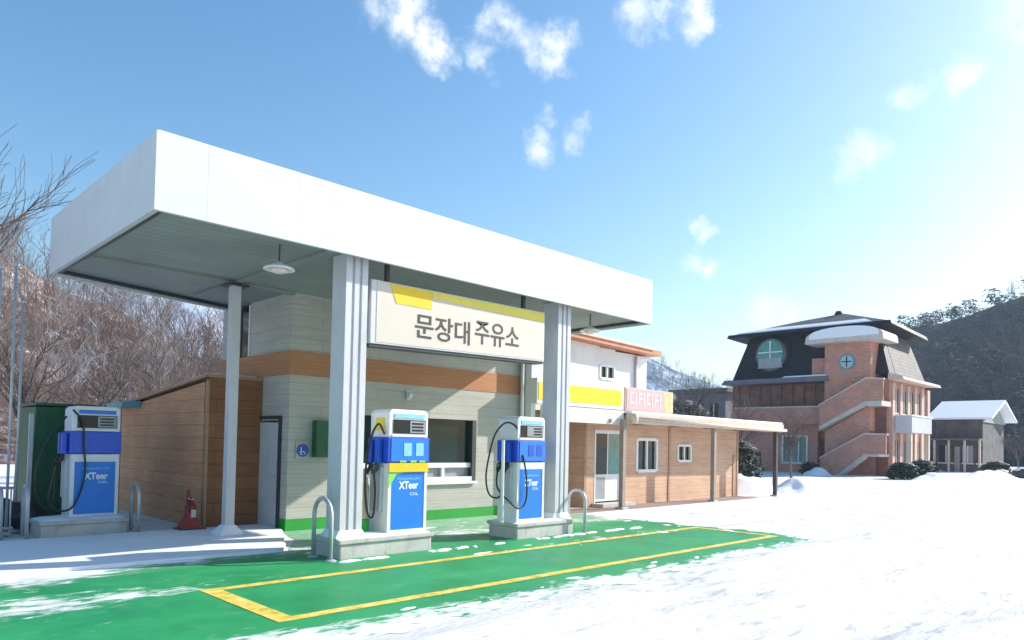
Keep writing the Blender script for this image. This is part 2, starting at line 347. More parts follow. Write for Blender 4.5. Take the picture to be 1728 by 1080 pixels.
    bx = band(sp.outputs[0], [(.0, .26), (1.9, .24), (3.2, .08), (4.2, .0), (13.2, .0), (13.55, .05), (13.9, .35)])
    lv = N(nt, 'ShaderNodeTexNoise', ins={'Scale': 1.3, 'Detail': 3.0}); nt.links.new(t.outputs['Object'], lv.inputs['Vector'])
    s1_ = N(nt, 'ShaderNodeMath', operation='ADD'); nt.links.new(by, s1_.inputs[0]); nt.links.new(bx, s1_.inputs[1])
    mp6 = N(nt, 'ShaderNodeMapping'); mp6.inputs['Scale'].default_value = (.6, 1.5, 1); nt.links.new(t.outputs['Object'], mp6.inputs[0])
    n6 = N(nt, 'ShaderNodeTexNoise', ins={'Scale': 5.0, 'Detail': 9.0, 'Roughness': .72, 'Distortion': .4}); nt.links.new(mp6.outputs[0], n6.inputs['Vector'])
    s2_ = N(nt, 'ShaderNodeMath', operation='MULTIPLY_ADD'); s2_.inputs[1].default_value = .45; nt.links.new(lv.outputs[0], s2_.inputs[0]); nt.links.new(n6.outputs[0], s2_.inputs[2])
    s3_ = N(nt, 'ShaderNodeMath', operation='ADD'); nt.links.new(s2_.outputs[0], s3_.inputs[0]); nt.links.new(s1_.outputs[0], s3_.inputs[1])
    s4_ = N(nt, 'ShaderNodeMapRange', interpolation_type='SMOOTHSTEP', ins={1: 1.06, 2: 1.24, 3: 0.0, 4: 1.0}); nt.links.new(s3_.outputs[0], s4_.inputs[0])
    mi6 = N(nt, 'ShaderNodeMixRGB', ins={2: (.76, .78, .78, 1)}); nt.links.new(s4_.outputs[0], mi6.inputs[0]); nt.links.new(mi5.outputs[0], mi6.inputs[1])
    nt.links.new(mi6.outputs[0], b.inputs['Base Color'])
    rr = N(nt, 'ShaderNodeMapRange', ins={1: .3, 2: .7, 3: .3, 4: .75}); nt.links.new(n1.outputs[0], rr.inputs[0]); nt.links.new(rr.outputs[0], b.inputs['Roughness'])
    bp = N(nt, 'ShaderNodeBump', ins={'Strength': .2, 'Distance': .01}); nt.links.new(n2.outputs[0], bp.inputs['Height']); nt.links.new(bp.outputs[0], b.inputs['Normal'])
    return m
def line_mat():
    m = bpy.data.materials.new('worn_yellow_line'); m.use_nodes = True; nt = m.node_tree; b = nt.nodes['Principled BSDF']; b.inputs['Roughness'].default_value = .6
    t = N(nt, 'ShaderNodeTexCoord'); n2 = N(nt, 'ShaderNodeTexNoise', ins={'Scale': 5.0, 'Detail': 8.0, 'Roughness': .75}); nt.links.new(t.outputs['Object'], n2.inputs['Vector'])
    cr = N(nt, 'ShaderNodeValToRGB'); e = cr.color_ramp.elements
    e[0].position = .36; e[0].color = (.30, .34, .08, 1); e[1].position = .48; e[1].color = (.74, .54, .06, 1); x = cr.color_ramp.elements.new(.66); x.color = (.78, .70, .38, 1)
    nt.links.new(n2.outputs[0], cr.inputs[0]); nt.links.new(cr.outputs[0], b.inputs['Base Color']); return m
m_snow = snow_mat(); m_green = green_mat(); m_line = line_mat()
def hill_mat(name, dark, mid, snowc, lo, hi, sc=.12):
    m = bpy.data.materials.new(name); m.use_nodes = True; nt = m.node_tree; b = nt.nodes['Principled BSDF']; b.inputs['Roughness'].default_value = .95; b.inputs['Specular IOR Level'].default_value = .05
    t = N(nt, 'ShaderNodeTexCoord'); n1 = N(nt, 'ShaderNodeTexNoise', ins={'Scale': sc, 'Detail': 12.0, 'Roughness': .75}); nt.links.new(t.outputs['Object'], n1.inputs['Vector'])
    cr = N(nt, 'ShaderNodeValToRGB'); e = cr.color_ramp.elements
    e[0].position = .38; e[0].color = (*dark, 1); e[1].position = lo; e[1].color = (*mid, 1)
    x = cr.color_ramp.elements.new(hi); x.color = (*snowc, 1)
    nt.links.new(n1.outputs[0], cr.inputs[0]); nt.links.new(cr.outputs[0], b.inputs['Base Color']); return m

# ------------------------------------------------------------------ ground
def nz3(x, y, z=0): return noise.noise(Vector((x, y, z)))
g = MB(); g.face((-900, -900, 0), (900, -900, 0), (900, 900, 0), (-900, 900, 0)); tag(g.build('snow_ground', m_snow), kind='structure')
def ragged(pts, step=.12, amp=.1, fs=1.6, seed=0):
    outp = []
    for (x0, y0, a0), (x1, y1, a1) in zip(pts, pts[1:]+pts[:1]):
        L = math.hypot(x1-x0, y1-y0); n = max(1, int(L/step)); nx, ny = -(y1-y0)/L, (x1-x0)/L
        for i in range(n):
            t = i/n; x = x0+(x1-x0)*t; y = y0+(y1-y0)*t
            d = (nz3(x*fs, y*fs, seed)+.6*nz3(x*fs*3.1, y*fs*3.1, seed+5)+.4*nz3(x*fs*8, y*fs*8, seed+9))*amp*a0
            outp.append((x+nx*d, y+ny*d))
    return outp
def flat(name, poly, z, m, kind='structure'):
    from mathutils.geometry import tessellate_polygon
    mb = MB(); mb.v = [(x, y, z) for x, y in poly]
    mb.f = [tuple(t) for t in tessellate_polygon([[Vector((x, y, 0)) for x, y in poly]])]
    o = mb.build(name, m)
    bm = bmesh.new(); bm.from_mesh(o.data)
    for f_ in bm.faces:
        f_.normal_update()
        if f_.normal.z < 0: f_.normal_flip()
    bm.to_mesh(o.data); bm.free()
    return tag(o, kind=kind)
gp = ragged([(13.85, 5.5, 3.5), (13.8, 11.25, .5), (12.6, 11.45, .3), (12.6, 12.19, 0), (6.3, 12.19, 0), (6.0, 11.2, 1), (5.35, 10.1, 2.0), (-3, 10.4, 0), (-5, -3, 0), (2.3, 5.2, 2.2)])
flat('forecourt_floor', gp, .004, m_green)
x0, x1, y0, y1, w = 3.2, 13.55, 6.19, 8.04, .15
for i, (a, b, c, d) in enumerate([(x0, x1, y0, y0+w), (x0, x1, y1-w, y1), (x0, x0+w+.05, y0+w, y1-w), (x1-w, x1, y0+w, y1-w)]):
    n = 60
    L = MB()
    if b-a > d-c:
        for k in range(n):
            u0 = a+(b-a)*k/n; u1 = a+(b-a)*(k+1)/n
            e0 = .015*nz3(u0*3, i*7.); e1 = .015*nz3(u1*3, i*7.)
            L.face((u0, c+e0, .008), (u1, c+e1, .008), (u1, d+e1, .008), (u0, d+e0, .008))
    else: L.face((a, c+.0, .0085), (b, c, .0085), (b, d, .0085), (a, d, .0085))
    tag(L.build('lane_marking', m_line), kind='structure')
flat('paved_apron', ragged([(13.9, 11.35, 0), (23.5, 11.45, .6), (23.6, 12.3, 0), (12.9, 12.3, 0), (12.9, 11.4, 0)], amp=.12), .006, m_tile)

# loose snow lying on the painted floor: thin raised patches
sn = MB()
def blob(cx, cy, rx, ry, h, rot=0, n=22, seed=0):
    b = len(sn.v); sn.v.append((cx, cy, h)); ring = []
    for lev, (s_, zz) in enumerate(((.6, h*.9), (.9, h*.45), (1.0, .0045))):
        for k in range(n):
            a = 2*math.pi*k/n; rr = 1+.45*nz3(math.cos(a)*1.7+seed, math.sin(a)*1.7, seed*1.3)+.2*nz3(math.cos(a)*5, math.sin(a)*5, seed)
            x = rx*rr*s_*math.cos(a); y = ry*rr*s_*math.sin(a)
            sn.v.append((cx+x*math.cos(rot)-y*math.sin(rot), cy+x*math.sin(rot)+y*math.cos(rot), zz))
    for k in range(n):
        j = (k+1) % n; sn.f.append((b, b+1+k, b+1+j))
        for l in range(2): sn.f.append((b+1+l*n+k, b+1+(l+1)*n+k, b+1+(l+1)*n+j, b+1+l*n+j))
rnd = random.Random(3)
for i in range(5):   # along the snow edge of the terrace at left
    x = rnd.uniform(.5, 5.6); blob(x, 10.0+rnd.gauss(0, .16), rnd.uniform(.05, .3), rnd.uniform(.03, .09), rnd.uniform(.012, .03), seed=i)
for i in range(0):   # scatter at far left
    blob(rnd.uniform(1.2, 3.0), 9.3+rnd.gauss(0, .25), rnd.uniform(.04, .2), rnd.uniform(.02, .07), .012, seed=i+50)
i = 0
while i < 40:   # crumbs of snow along the near border, thicker in some stretches
    x = rnd.uniform(2.4, 13.5)
    if nz3(x*.9, 3.3) < rnd.uniform(-.45, .3): continue
    i += 1; s_ = rnd.random()**3
    blob(x, 5.62+abs(rnd.gauss(0, .16)), .02+.16*s_, .012+.045*s_, .006+.012*s_, rnd.uniform(-.5, .5), n=12, seed=i+90)
for i in range(25):   # foot of the pump islands and the upper yellow line
    x = rnd.uniform(6.8, 13.2); s_ = rnd.random()**3; blob(x, 8.1+rnd.gauss(0, .12), .02+.2*s_, .012+.045*s_, .01, rnd.uniform(-.4, .4), n=12, seed=i+190)
for i in range(26):
    x = rnd.uniform(5.2, 12.6); blob(x, 8.72-abs(rnd.gauss(0, .05)), rnd.uniform(.05, .2), rnd.uniform(.03, .06), .03, seed=i+290)
for i in range(20):
    s_ = rnd.random()**3; blob(rnd.uniform(6.5, 12.4), rnd.uniform(10.2, 11.9), .03+.35*s_, .02+.1*s_, .008, n=12, seed=i+390)
for i in range(8):
    blob(13.6+rnd.gauss(0, .15), rnd.uniform(5.6, 11.2), rnd.uniform(.03, .15), rnd.uniform(.03, .15), .012, seed=i+490)
tag(sn.build('snow_patches', m_snowpl, smooth=True), kind='stuff')
# snow covered terrace slab at left (slightly raised pavement edge)
ter = MB()
pl = ragged([(-6, 10.45, .5), (5.25, 10.05, .8), (5.9, 11.3, .5), (6.3, 12.19, 0), (6.37, 13.2, 0), (-6, 13.3, 0)][::1], amp=.06)
ter.prism(pl, 'z', -.02, .05)
tag(ter.build('snowy_pavement', m_snowpl), kind='structure')
# snow mounds
def mound(cx, cy, rx, ry, h, seed, label):
    mb = MB(); n = 28; L = 10
    for l in range(L+1):
        t = l/L
        for k in range(n):
            a = 2*math.pi*k/n; r = 1-t
            d = 1+.3*nz3(math.cos(a)*1.5+seed, math.sin(a)*1.5, seed)
            x = cx+rx*r*d*math.cos(a); y = cy+ry*r*d*math.sin(a)
            z = h*(1-r*r)**1.2*(1+.45*nz3(x*1.6, y*1.6, seed))+.1*h*nz3(x*5, y*5, seed)*(1-r) - .01
            mb.v.append((x, y, z))
    for l in range(L):
        for k in range(n):
            j = (k+1) % n; mb.f.append((l*n+k, l*n+j, (l+1)*n+j, (l+1)*n+k))
    o = mb.build('snow_mound', m_snowpl, smooth=True, off=(cx, cy, 0)); o.location = (cx, cy, 0)
    tag(o, label, 'snow pile', 'shovelled snow piles')
mound(25.4, 12.9, 1.5, 1.1, .7, 1, 'tall heap of shovelled snow behind the end post of the wooden porch')
mound(28.3, 12.2, 1.9, 1.1, .5, 2, 'low heap of snow on open ground just right of the porch end post')
mound(49.0, 12.6, 3.0, 1.3, .42, 3, 'snow bank beside the dark bushes at the right corner of the pink house')
mound(57, 11.5, 4.5, 1.4, .5, 4, 'long snow bank in front of the small gabled house with snowy roof')
mound(48, 19.4, 1.2, .8, .55, 5, 'small snow heap below the outdoor stairs of the pink house')

# ------------------------------------------------------------------ canopy
CX0, CX1, CY0, ZB, ZT = 2.83, 12.91, 8.75, 4.31, 5.24
can = thing('station_canopy', (CX0, CY0, ZB), 'wide flat white canopy roof spreading over the fuel pumps', 'canopy')
LB = (2.85, 13.70); RB = (13.05, 16.6)
quad = [(CX0, CY0), (CX1, CY0), RB, LB]
def inset(q, d):
    # shrink a convex quad by moving each edge inward
    n = len(q); ed = []
    for i in range(n):
        a = Vector(q[i]); b = Vector(q[(i+1) % n]); t = (b-a).normalized(); nn = Vector((-t.y, t.x)); ed.append((a+nn*d, t))
    r = []
    for i in range(n):
        a, t = ed[i-1]; b, s = ed[i]; den = t.x*s.y-t.y*s.x; u = ((b.x-a.x)*s.y-(b.y-a.y)*s.x)/den; p = a+t*u; r.append((p.x, p.y))
    return r
qi = inset(quad, .06)
fa = MB()
for i in range(4):
    j = (i+1) % 4; a, b, c, d = quad[i], quad[j], qi[j], qi[i]
    fa.hexa([(a[0], a[1], ZB), (b[0], b[1], ZB), (c[0], c[1], ZB), (d[0], d[1], ZB)], [(a[0], a[1], ZT), (b[0], b[1], ZT), (c[0], c[1], ZT), (d[0], d[1], ZT)])
fa.build('fascia', m_fascia, can)
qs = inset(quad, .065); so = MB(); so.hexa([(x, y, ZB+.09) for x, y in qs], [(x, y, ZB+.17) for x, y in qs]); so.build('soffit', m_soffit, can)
qs2 = inset(quad, .03); rf = MB(); rf.hexa([(x, y, ZT+.002) for x, y in qs2], [(x, y, ZT+.02) for x, y in qs2]); rf.build('roof_sheet', m_white, can)
qt = inset(quad, .066); qt2 = inset(quad, .16)
tr = MB()
for i in range(4):
    j = (i+1) % 4; a, b, c, d = qt[i], qt[j], qt2[j], qt2[i]
    tr.hexa([(a[0], a[1], ZB+.04), (b[0], b[1], ZB+.04), (c[0], c[1], ZB+.04), (d[0], d[1], ZB+.04)], [(a[0], a[1], ZB+.088), (b[0], b[1], ZB+.088), (c[0], c[1], ZB+.088), (d[0], d[1], ZB+.088)])
tr.build('edge_shade_strip', m_dark, can)  # dark ring inside the fascia; shade of the soffit recess put into colour
bm_ = MB(); bm_.box(3.0, 6.4, 12.12, 12.24, ZB+.03, ZB+.086).box(5.24, 5.36, 8.95, 13.9, ZB+.05, ZB+.087); bm_.build('soffit_joint', m_soffit, can)

def column(x, y, label):
    t = thing('canopy_column', (x, y, 0), label, 'column', 'steel columns holding the canopy')
    W_, D_ = .37, .37; zt = ZB+.088
    b = MB(); b.box(x+.02, x+W_-.02, y+.03, y+D_-.02, .28, zt); 
    for xa, xb in ((0, .10), (.145, .225), (.27, W_)): b.box(x+xa, x+xb, y, y+.034, .28, zt)
    b.box(x, x+.022, y+.036, y+D_, .28, zt); b.box(x+W_-.022, x+W_, y+.036, y+D_, .28, zt)
    b.build('shaft', m_column, t, bevel=.004)
    p = MB(); p.box(x-.07, x+W_+.07, y-.05, y+D_+.06, .275, .30); p.build('base_plate', m_column, t)
    c_ = MB()
    c_.hexa([(x-.07, y-.02, .3), (x+W_+.07, y-.02, .3), (x+W_+.07, y+D_+.05, .3), (x-.07, y+D_+.05, .3)], [(x-.004, y-.003, .4), (x+W_+.004, y-.003, .4), (x+W_+.004, y+D_+.004, .4), (x-.004, y+D_+.004, .4)])
    c_.build('snow_cap', m_snowpl, t)
column(5.52, 8.97, 'thick grey steel column left of the station name sign')
column(10.13, 8.97, 'thick grey steel column right of the station name sign')
t = thing('canopy_post', (5.22, 12.1, 0), 'slender grey post under the rear of the canopy beside the brown wooden shed', 'post')
b = MB(); b.box(5.22, 5.38, 12.1, 12.26, .05, ZB+.03); b.build('shaft', m_column, t, bevel=.01)
b = MB(); b.box(5.12, 5.48, 12.0, 12.36, ZB-.0, ZB+.028); b.build('top_plate', m_dark, t)
b = MB(); b.hexa([(5.08, 11.96, .045), (5.52, 11.96, .045), (5.52, 12.4, .045), (5.08, 12.4, .045)], [(5.2, 12.08, .2), (5.4, 12.08, .2), (5.4, 12.28, .2), (5.2, 12.28, .2)]); b.build('snow_cap', m_snowpl, t, bevel=.02)

# hanging lamp
def hang_lamp(x, y, label):
    t = thing('hanging_lamp', (x, y, ZB+.09), label, 'lamp', 'lamps hanging from the canopy soffit')
    MB().tube([(x, y, ZB+.09), (x, y, 4.14)], .012).build('rod', m_dark, t)
    MB().lathe(x, y, [(.03, 4.16), (.06, 4.13), (.2, 4.07), (.215, 4.045), (.19, 4.04), (.02, 4.09)], 24).build('lamp_shade', m_white, t, smooth=True)
    MB().lathe(x, y, [(.01, 3.99), (.07, 4.0), (.12, 4.03), (.08, 4.07), (.02, 4.085)], 20).build('diffuser', m_pinklet, t, smooth=True)
hang_lamp(4.68, 9.35, 'white shallow lamp on a short rod under the open left half of the canopy')
hang_lamp(11.55, 9.35, 'white shallow lamp at the right end of the canopy past the second column')

# ------------------------------------------------------------------ station sign
t = thing('station_sign', (7.85, 9.1, 3.16), 'long cream sign box with yellow top bar and dark station name', 'sign')
L = parent_loc(t)
b = MB(); b.hexa([(5.97, 9.0, 3.14), (9.78, 9.0, 3.22), (9.78, 9.26, 3.22), (5.97, 9.26, 3.14)], [(5.97, 9.0, 4.10), (9.78, 9.0, 4.14), (9.78, 9.26, 4.14), (5.97, 9.26, 4.10)]); b.build('case', m_column, t, bevel=.01)
b = MB(); b.hexa([(6.07, 8.994, 3.17), (9.76, 8.994, 3.25), (9.76, 9.0, 3.25), (6.07, 9.0, 3.17)], [(6.07, 8.994, 4.08), (9.76, 8.994, 4.12), (9.76, 9.0, 4.12), (6.07, 9.0, 4.08)]); b.build('sign_face', m_signface, t)
b = MB(); b.prism([(6.30, 4.08), (7.11, 4.088), (7.11, 3.80), (6.42, 3.80)][::-1], 'y', 8.988, 8.9935); b.build('yellow_block', m_yellow, t)
b = MB(); b.prism([(7.12, 4.088), (9.755, 4.118), (9.755, 3.95), (7.12, 3.99)][::-1], 'y', 8.988, 8.9935); b.build('pale_bar', m_yelpale, t)
text('lettering', '문장대', m_glyph, t, 6.79, 8.992, 3.32, 1.14, .39, .004, 1.0, .008)
text('lettering', '주유소', m_glyph, t, 8.05, 8.992, 3.37, 1.05, .40, .004, 1.0, .008)
for q in ((6.3, 6.36, 9.1, 9.16, 4.09, ZB+.09), (9.3, 9.36, 9.1, 9.16, 4.13, ZB+.09), (5.88, 5.972, 9.08, 9.14, 3.3, 3.9)): MB().box(*q).build('bracket', m_dark, t)
b = MB(); b.hexa([(5.97, 9.02, 3.10), (9.78, 9.02, 3.18), (9.78, 9.24, 3.18), (5.97, 9.24, 3.10)], [(5.97, 9.02, 3.139), (9.78, 9.02, 3.219), (9.78, 9.24, 3.219), (5.97, 9.24, 3.139)]); b.build('bottom_rail', m_dark, t)

# ------------------------------------------------------------------ pump islands
def island(xa, xb, ya, yb, h, label):
    t = thing('pump_island', (xa, ya, 0), label, 'pump island', 'raised pump islands')
    MB().box(xa+.03, xb-.03, ya+.03, yb-.03, -.02, h-.07).build('plinth', m_conc, t, bevel=.02)
    MB().box(xa, xb, ya, yb, h-.068, h).build('kerb_lip', m_conc, t, bevel=.015)
    s = MB(); nx, ny = 24, 10
    for j in range(ny+1):
        for i in range(nx+1):
            u = i/nx; v = j/ny; x = xa+.015+(xb-xa-.03)*u; y = ya+.015+(yb-ya-.03)*v; e = min(u, 1-u, v*.6, (1-v)*.6)*12
            s.v.append((x, y, h+.0+.035*min(1, e)*(1+.7*nz3(x*4, y*4, xa))))
    for j in range(ny):
        for i in range(nx): s.f.append((j*(nx+1)+i, j*(nx+1)+i+1, (j+1)*(nx+1)+i+1, (j+1)*(nx+1)+i))
    s.build('snow_cover', m_snowpl, t, smooth=True)
island(5.46, 7.16, 8.86, 9.65, .28, 'concrete pump island carrying the left column and the pump with yellow stripe')
island(9.02, 10.6, 8.86, 9.65, .28, 'concrete pump island carrying the right column and the pump with looped black hoses')
island(2.8, 4.12, 13.45, 14.25, .28, 'shaded snowy pump island behind the canopy at left')

def hoop(x, y, dx, dy, z1, label):
    t = thing('hoop_bollard', (x, y, 0), label, 'bollard', 'galvanised hoop guards around the pump islands')
    L_ = math.hypot(dx, dy); r = L_/2; pts = [(x, y, -.02), (x, y, z1-r)]
    for k in range(1, 12):
        a = math.pi*k/12; pts.append((x+dx*(.5-.5*math.cos(a)), y+dy*(.5-.5*math.cos(a)), z1-r+r*math.sin(a)))
    pts += [(x+dx, y+dy, z1-r), (x+dx, y+dy, -.02)]
    MB().tube(pts, .031, 12).build('hoop', m_pole, t, smooth=True)
    for q in ((x, y), (x+dx, y+dy)):
        MB().lathe(q[0], q[1], [(.085, -.0), (.085, .014), (.05, .03)], 16).build('foot_flange', m_pole, t)
hoop(5.32, 8.86, 0.02, .50, .86, 'hoop guard in front of the left end of the middle pump island')
hoop(10.74, 8.74, -.02, .40, .82, 'hoop guard at the right end of the right pump island')
hoop(2.62, 13.4, .03, .45, .86, 'shaded hoop guard left of the far left pump')
hoop(2.30, 13.55, .03, .42, .82, 'shaded hoop guard at the photo edge among the steel poles')
hoop(4.24, 13.35, .02, .45, .84, 'shaded hoop guard right of the far left pump near the wooden shed')

def pump(x, y, w, d, label, kind):
    """front faces -Y; stands on an island .28 high"""
    z0 = .285; s = w/.74
    t = thing('fuel_pump', (x, y, z0), label, 'fuel pump', 'blue and white fuel pumps')
    X = lambda u: x+u*w
    # lower cabinet: front frame + body
    b = MB(); b.box(X(0), X(1), y+.02, y+d, z0, 1.36); b.build('cabinet', m_white if kind != 3 else m_white, t, bevel=.012)
    b = MB(); b.box(X(0), X(.075), y, y+.018, z0, 1.36).box(X(.925), X(1), y, y+.018, z0, 1.36).box(X(.075), X(.925), y, y+.018, z0, .345).box(X(.075), X(.925), y, y+.018, 1.235, 1.36)
    b.build('front_frame', m_white, t)
    b = MB(); b.box(X(.078), X(.922), y+.006, y+.018, .35, 1.23); fp = b.build('front_panel', m_blue, t)
    b = MB(); b.box(X(-.03), X(1.03), y-.012, y+d+.012, 1.37, 1.75); b.build('blue_band', m_navy, t, bevel=.01)
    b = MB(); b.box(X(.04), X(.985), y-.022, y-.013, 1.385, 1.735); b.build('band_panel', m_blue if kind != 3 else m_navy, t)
    # head with rounded shoulders
    b = MB(); pr = [(X(0), 1.752), (X(1), 1.752), (X(1), 2.08)]
    for k in range(7):
        a = math.pi/2*k/6; pr.append((X(1)-.08*s+.08*s*math.cos(a), 2.10+.08*math.sin(a)))
    for k in range(7):
        a = math.pi/2*k/6; pr.append((X(0)+.08*s-.08*s*math.sin(a), 2.10+.08*math.cos(a)))
    b.prism(pr, 'y', y+.01, y+d); b.build('head', m_white, t, bevel=.012)
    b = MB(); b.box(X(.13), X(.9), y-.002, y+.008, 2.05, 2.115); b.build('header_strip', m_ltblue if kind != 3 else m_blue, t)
    b = MB(); b.box(X(.10), X(.93), y+.0, y+.008, 1.81, 2.025); sc_ = b.build('display', m_screen, t)
    b = MB()
    if kind == 2: b.box(X(.32), X(.91), y-.006, y-.001, 1.825, 2.01)
    else: b.box(X(.52), X(.91), y-.006, y-.001, 1.825, 2.01)
    b.build('readout', m_lcd, sc_)
    for k in range(3):
        MB().box(X(.56), X(.86), y-.009, y-.0065, 1.85+.052*k, 1.878+.052*k).build('digit_row', m_screen, sc_)
    b = MB(); b.box(X(.07), X(.95), y-.004, y+.0085, 1.765, 1.80); b.build('display_sill', m_white, t)
    # keypad plates on the band
    for u in (.35, .66):
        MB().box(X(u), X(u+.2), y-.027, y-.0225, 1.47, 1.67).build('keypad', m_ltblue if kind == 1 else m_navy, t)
    if kind == 1:
        b = MB(); b.box(X(.0), X(1.0), y-.024, y-.0, 1.225, 1.362); b.build('yellow_stripe', m_yellow, t)
        b = MB(); b.prism([(X(.0), 1.224), (X(.45), 1.224), (X(.2), 1.19), (X(.08), 1.06), (X(.0), .98)][::-1], 'y', y-.006, y-.001); b.build('lime_swoosh', m_lime, t)
        for u in (.25, .52, .75): MB().box(X(u), X(u+.16), y-.03, y-.0245, 1.37, 1.40).build('nozzle_tab', m_lime, t)
    # lettering
    text('brand_lettering', 'XTeer', m_letter, t, X(.27), y+.006, .93 if kind != 1 else .96, w*.50, .12, .004, 1.0, .03)
    text('small_lettering', 'PREMIUM', m_ltblue, t, X(.24), y+.006, 1.10, w*.55, .035, .003)
    text('small_lettering', 'OIL', m_letter, t, X(.56), y+.006, .86, w*.22, .045, .003)
    # nozzle side (-X): holster, nozzles
    sx = x-.03*w
    MB().box(x-.05, x-.001, y+.12, y+d-.1, .62, 1.3).build('nozzle_recess', m_column, t, bevel=.01)
    for q, yy in enumerate((y+.16, y+.34)):
        n = MB(); n.tube([(x-.075, yy, 1.62), (x-.08, yy, 1.42), (x-.10, yy, 1.28), (x-.17, yy, 1.2)], [.022, .03, .034, .03], 10).tube([(x-.09, yy, 1.36), (x-.17, yy, 1.33), (x-.19, yy, 1.24), (x-.13, yy, 1.18)], .012, 8)
        nn = n.build('nozzle', m_black if not (kind == 1) else m_dark, t, smooth=True)
        MB().box(x-.12, x-.035, yy-.045, yy+.045, 1.36, 1.72).build('nozzle_boot', m_navy, t, bevel=.015)
    # hoses
    def hose(pts, n=40, r=.016):
        P = [Vector(p) for p in pts]; res = []
        for i in range(len(P)-1):
            a = P[max(i-1, 0)]; b_ = P[i]; c = P[i+1]; d_ = P[min(i+2, len(P)-1)]
            for k in range(8):
                q = k/8; res.append(.5*((2*b_)+(c-a)*q+(2*a-5*b_+4*c-d_)*q*q+(3*b_-a-3*c+d_)*q**3))
        res.append(P[-1]); MB().tube(res, r, 8).build('hose', m_black, t, smooth=True)
    if kind == 2:
        hose([(x+.06, y+.02, 1.8), (x-.02, y+.05, 2.0), (x-.16, y+.16, 2.06), (x-.34, y+.24, 1.85), (x-.46, y+.26, 1.45), (x-.52, y+.26, 1.1), (x-.47, y+.24, .82), (x-.34, y+.2, .73), (x-.22, y+.18, .78), (x-.17, y+.18, .95), (x-.17, y+.16, 1.2)])
        hose([(x+.10, y-.03, 1.5), (x+.17, y-.05, 1.15), (x+.2, y-.05, .8), (x+.12, y-.06, .6), (x-.02, y-.05, .55), (x-.14, y+.04, .66), (x-.2, y+.3, .9), (x-.17, y+.34, 1.2)])
        hose([(x+w+.01, y+.2, 1.75), (x+w+.06, y+.2, 1.5), (x+w+.16, y+.2, 1.0), (x+w+.12, y+.2, .68), (x+w+.02, y+.2, .6)])
        MB().tube([(x-.27, y+.1, .3), (x-.27, y+.1, 1.75)], .03, 10).build('hose_guide_post', m_white, t)
    elif kind == 1:
        hose([(x-.02, y+.1, 1.8), (x-.12, y+.12, 1.95), (x-.2, y+.2, 1.7), (x-.24, y+.25, 1.2), (x-.22, y+.22, .65), (x-.14, y+.18, .55), (x-.12, y+.16, .9), (x-.15, y+.16, 1.2)])
        MB().box(x-.004, x-.001, y+.12, y+.36, 1.85, 2.05).build('side_label', m_yelpale, t)
    else:
        hose([(x+.05, y-.02, 2.05), (x+.0, y-.04, 2.1), (x+.14, y-.05, 1.9), (x+.17, y-.05, 1.5), (x+.2, y-.05, 1.0), (x+.05, y-.05, .5), (x-.15, y+.05, .42), (x-.28, y+.1, .6), (x-.2, y+.16, 1.0), (x-.17, y+.16, 1.2)])
        hose([(x-.04, y+.2, 2.0), (x-.3, y+.2, 1.6), (x-.45, y+.2, 1.1), (x-.42, y+.2, .6), (x-.25, y+.2, .45), (x-.15, y+.3, .7), (x-.17, y+.34, 1.2)])
    return t
pump(6.33, 8.96, .74, .5, 'blue and white pump with yellow stripe beside the left column', 1)
pump(9.10, 8.96, .71, .5, 'blue and white pump with looped black hoses beside the right column', 2)
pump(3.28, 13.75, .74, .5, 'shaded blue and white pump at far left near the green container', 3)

# cleaning stand between column and pump
t = thing('service_stand', (6.12, 9.32, .29), 'narrow yellowish stand with green foot between the left column and its pump', 'stand')
MB().lathe(6.12, 9.32, [(.11, .29), (.11, .50), (.10, .51)], 18).build('foot', m_greenband, t)
MB().lathe(6.12, 9.32, [(.095, .512), (.095, 1.02), (.08, 1.04)], 18).build('body', mat('ochre_paint', (.55, .47, .22), .5, dirt=.2), t)
MB().lathe(6.12, 9.32, [(.085, 1.042), (.085, 1.1), (.05, 1.16), (.01, 1.18)], 18).build('cap', m_white, t, smooth=True)
MB().box(6.09, 6.15, 9.218, 9.224, .55, .98).build('label_plate', m_signface, t)

# ------------------------------------------------------------------ grey station office
of = thing('station_office', (6.38, 12.2, 0), 'grey panelled station office with orange band and green skirting under the canopy', 'building')
BX0, BX1, BY0, BY1, BT = 6.38, 12.45, 12.2, 15.2, ZB+.088
WX0, WX1, WZ0, WZ1 = 7.75, 11.0, 0.82, 2.2     # service window
b = MB()
for za, zb in ((.22, 2.88), (3.33, BT)):
    if za < 1:
        b.box(BX0, WX0, BY0, BY0+.2, za, zb).box(WX1, BX1, BY0, BY0+.2, za, zb).box(WX0, WX1, BY0, BY0+.2, za, WZ0).box(WX0, WX1, BY0, BY0+.2, WZ1, zb)
        # left wall with door opening y 12.5..13.28, z..2.0
        b.box(BX0, BX0+.2, BY0+.2, 12.48, za, zb).box(BX0, BX0+.2, 13.3, BY1, za, zb).box(BX0, BX0+.2, 12.48, 13.3, 2.03, zb)
    else:
        b.box(BX0, BX1, BY0, BY0+.2, za, zb).box(BX0, BX0+.2, BY0+.2, 13.88, za, zb).box(BX0, BX0+.2, 14.45, BY1, za, zb)
b.box(BX1-.2, BX1, BY0+.2, BY1, .22, BT).box(BX0+.2, BX1-.2, BY1-.2, BY1, .22, BT)
b.build('wall', m_grey, of)
b = MB(); b.box(BX0-.012, BX1+.001, BY0-.012, BY0+.19, 2.881, 3.329).box(BX0-.012, BX0+.19, BY0+.19, BY1, 2.881, 3.329); b.build('orange_band', m_orange, of)
b = MB(); b.box(BX0-.01, BX1, BY0-.01, BY0+.19, -.02, .219).box(BX0-.01, BX0+.19, BY0+.19, 12.47, -.02, .219).box(BX0-.01, BX0+.19, 13.31, BY1, -.02, .219); b.build('green_skirting', m_greenband, of)
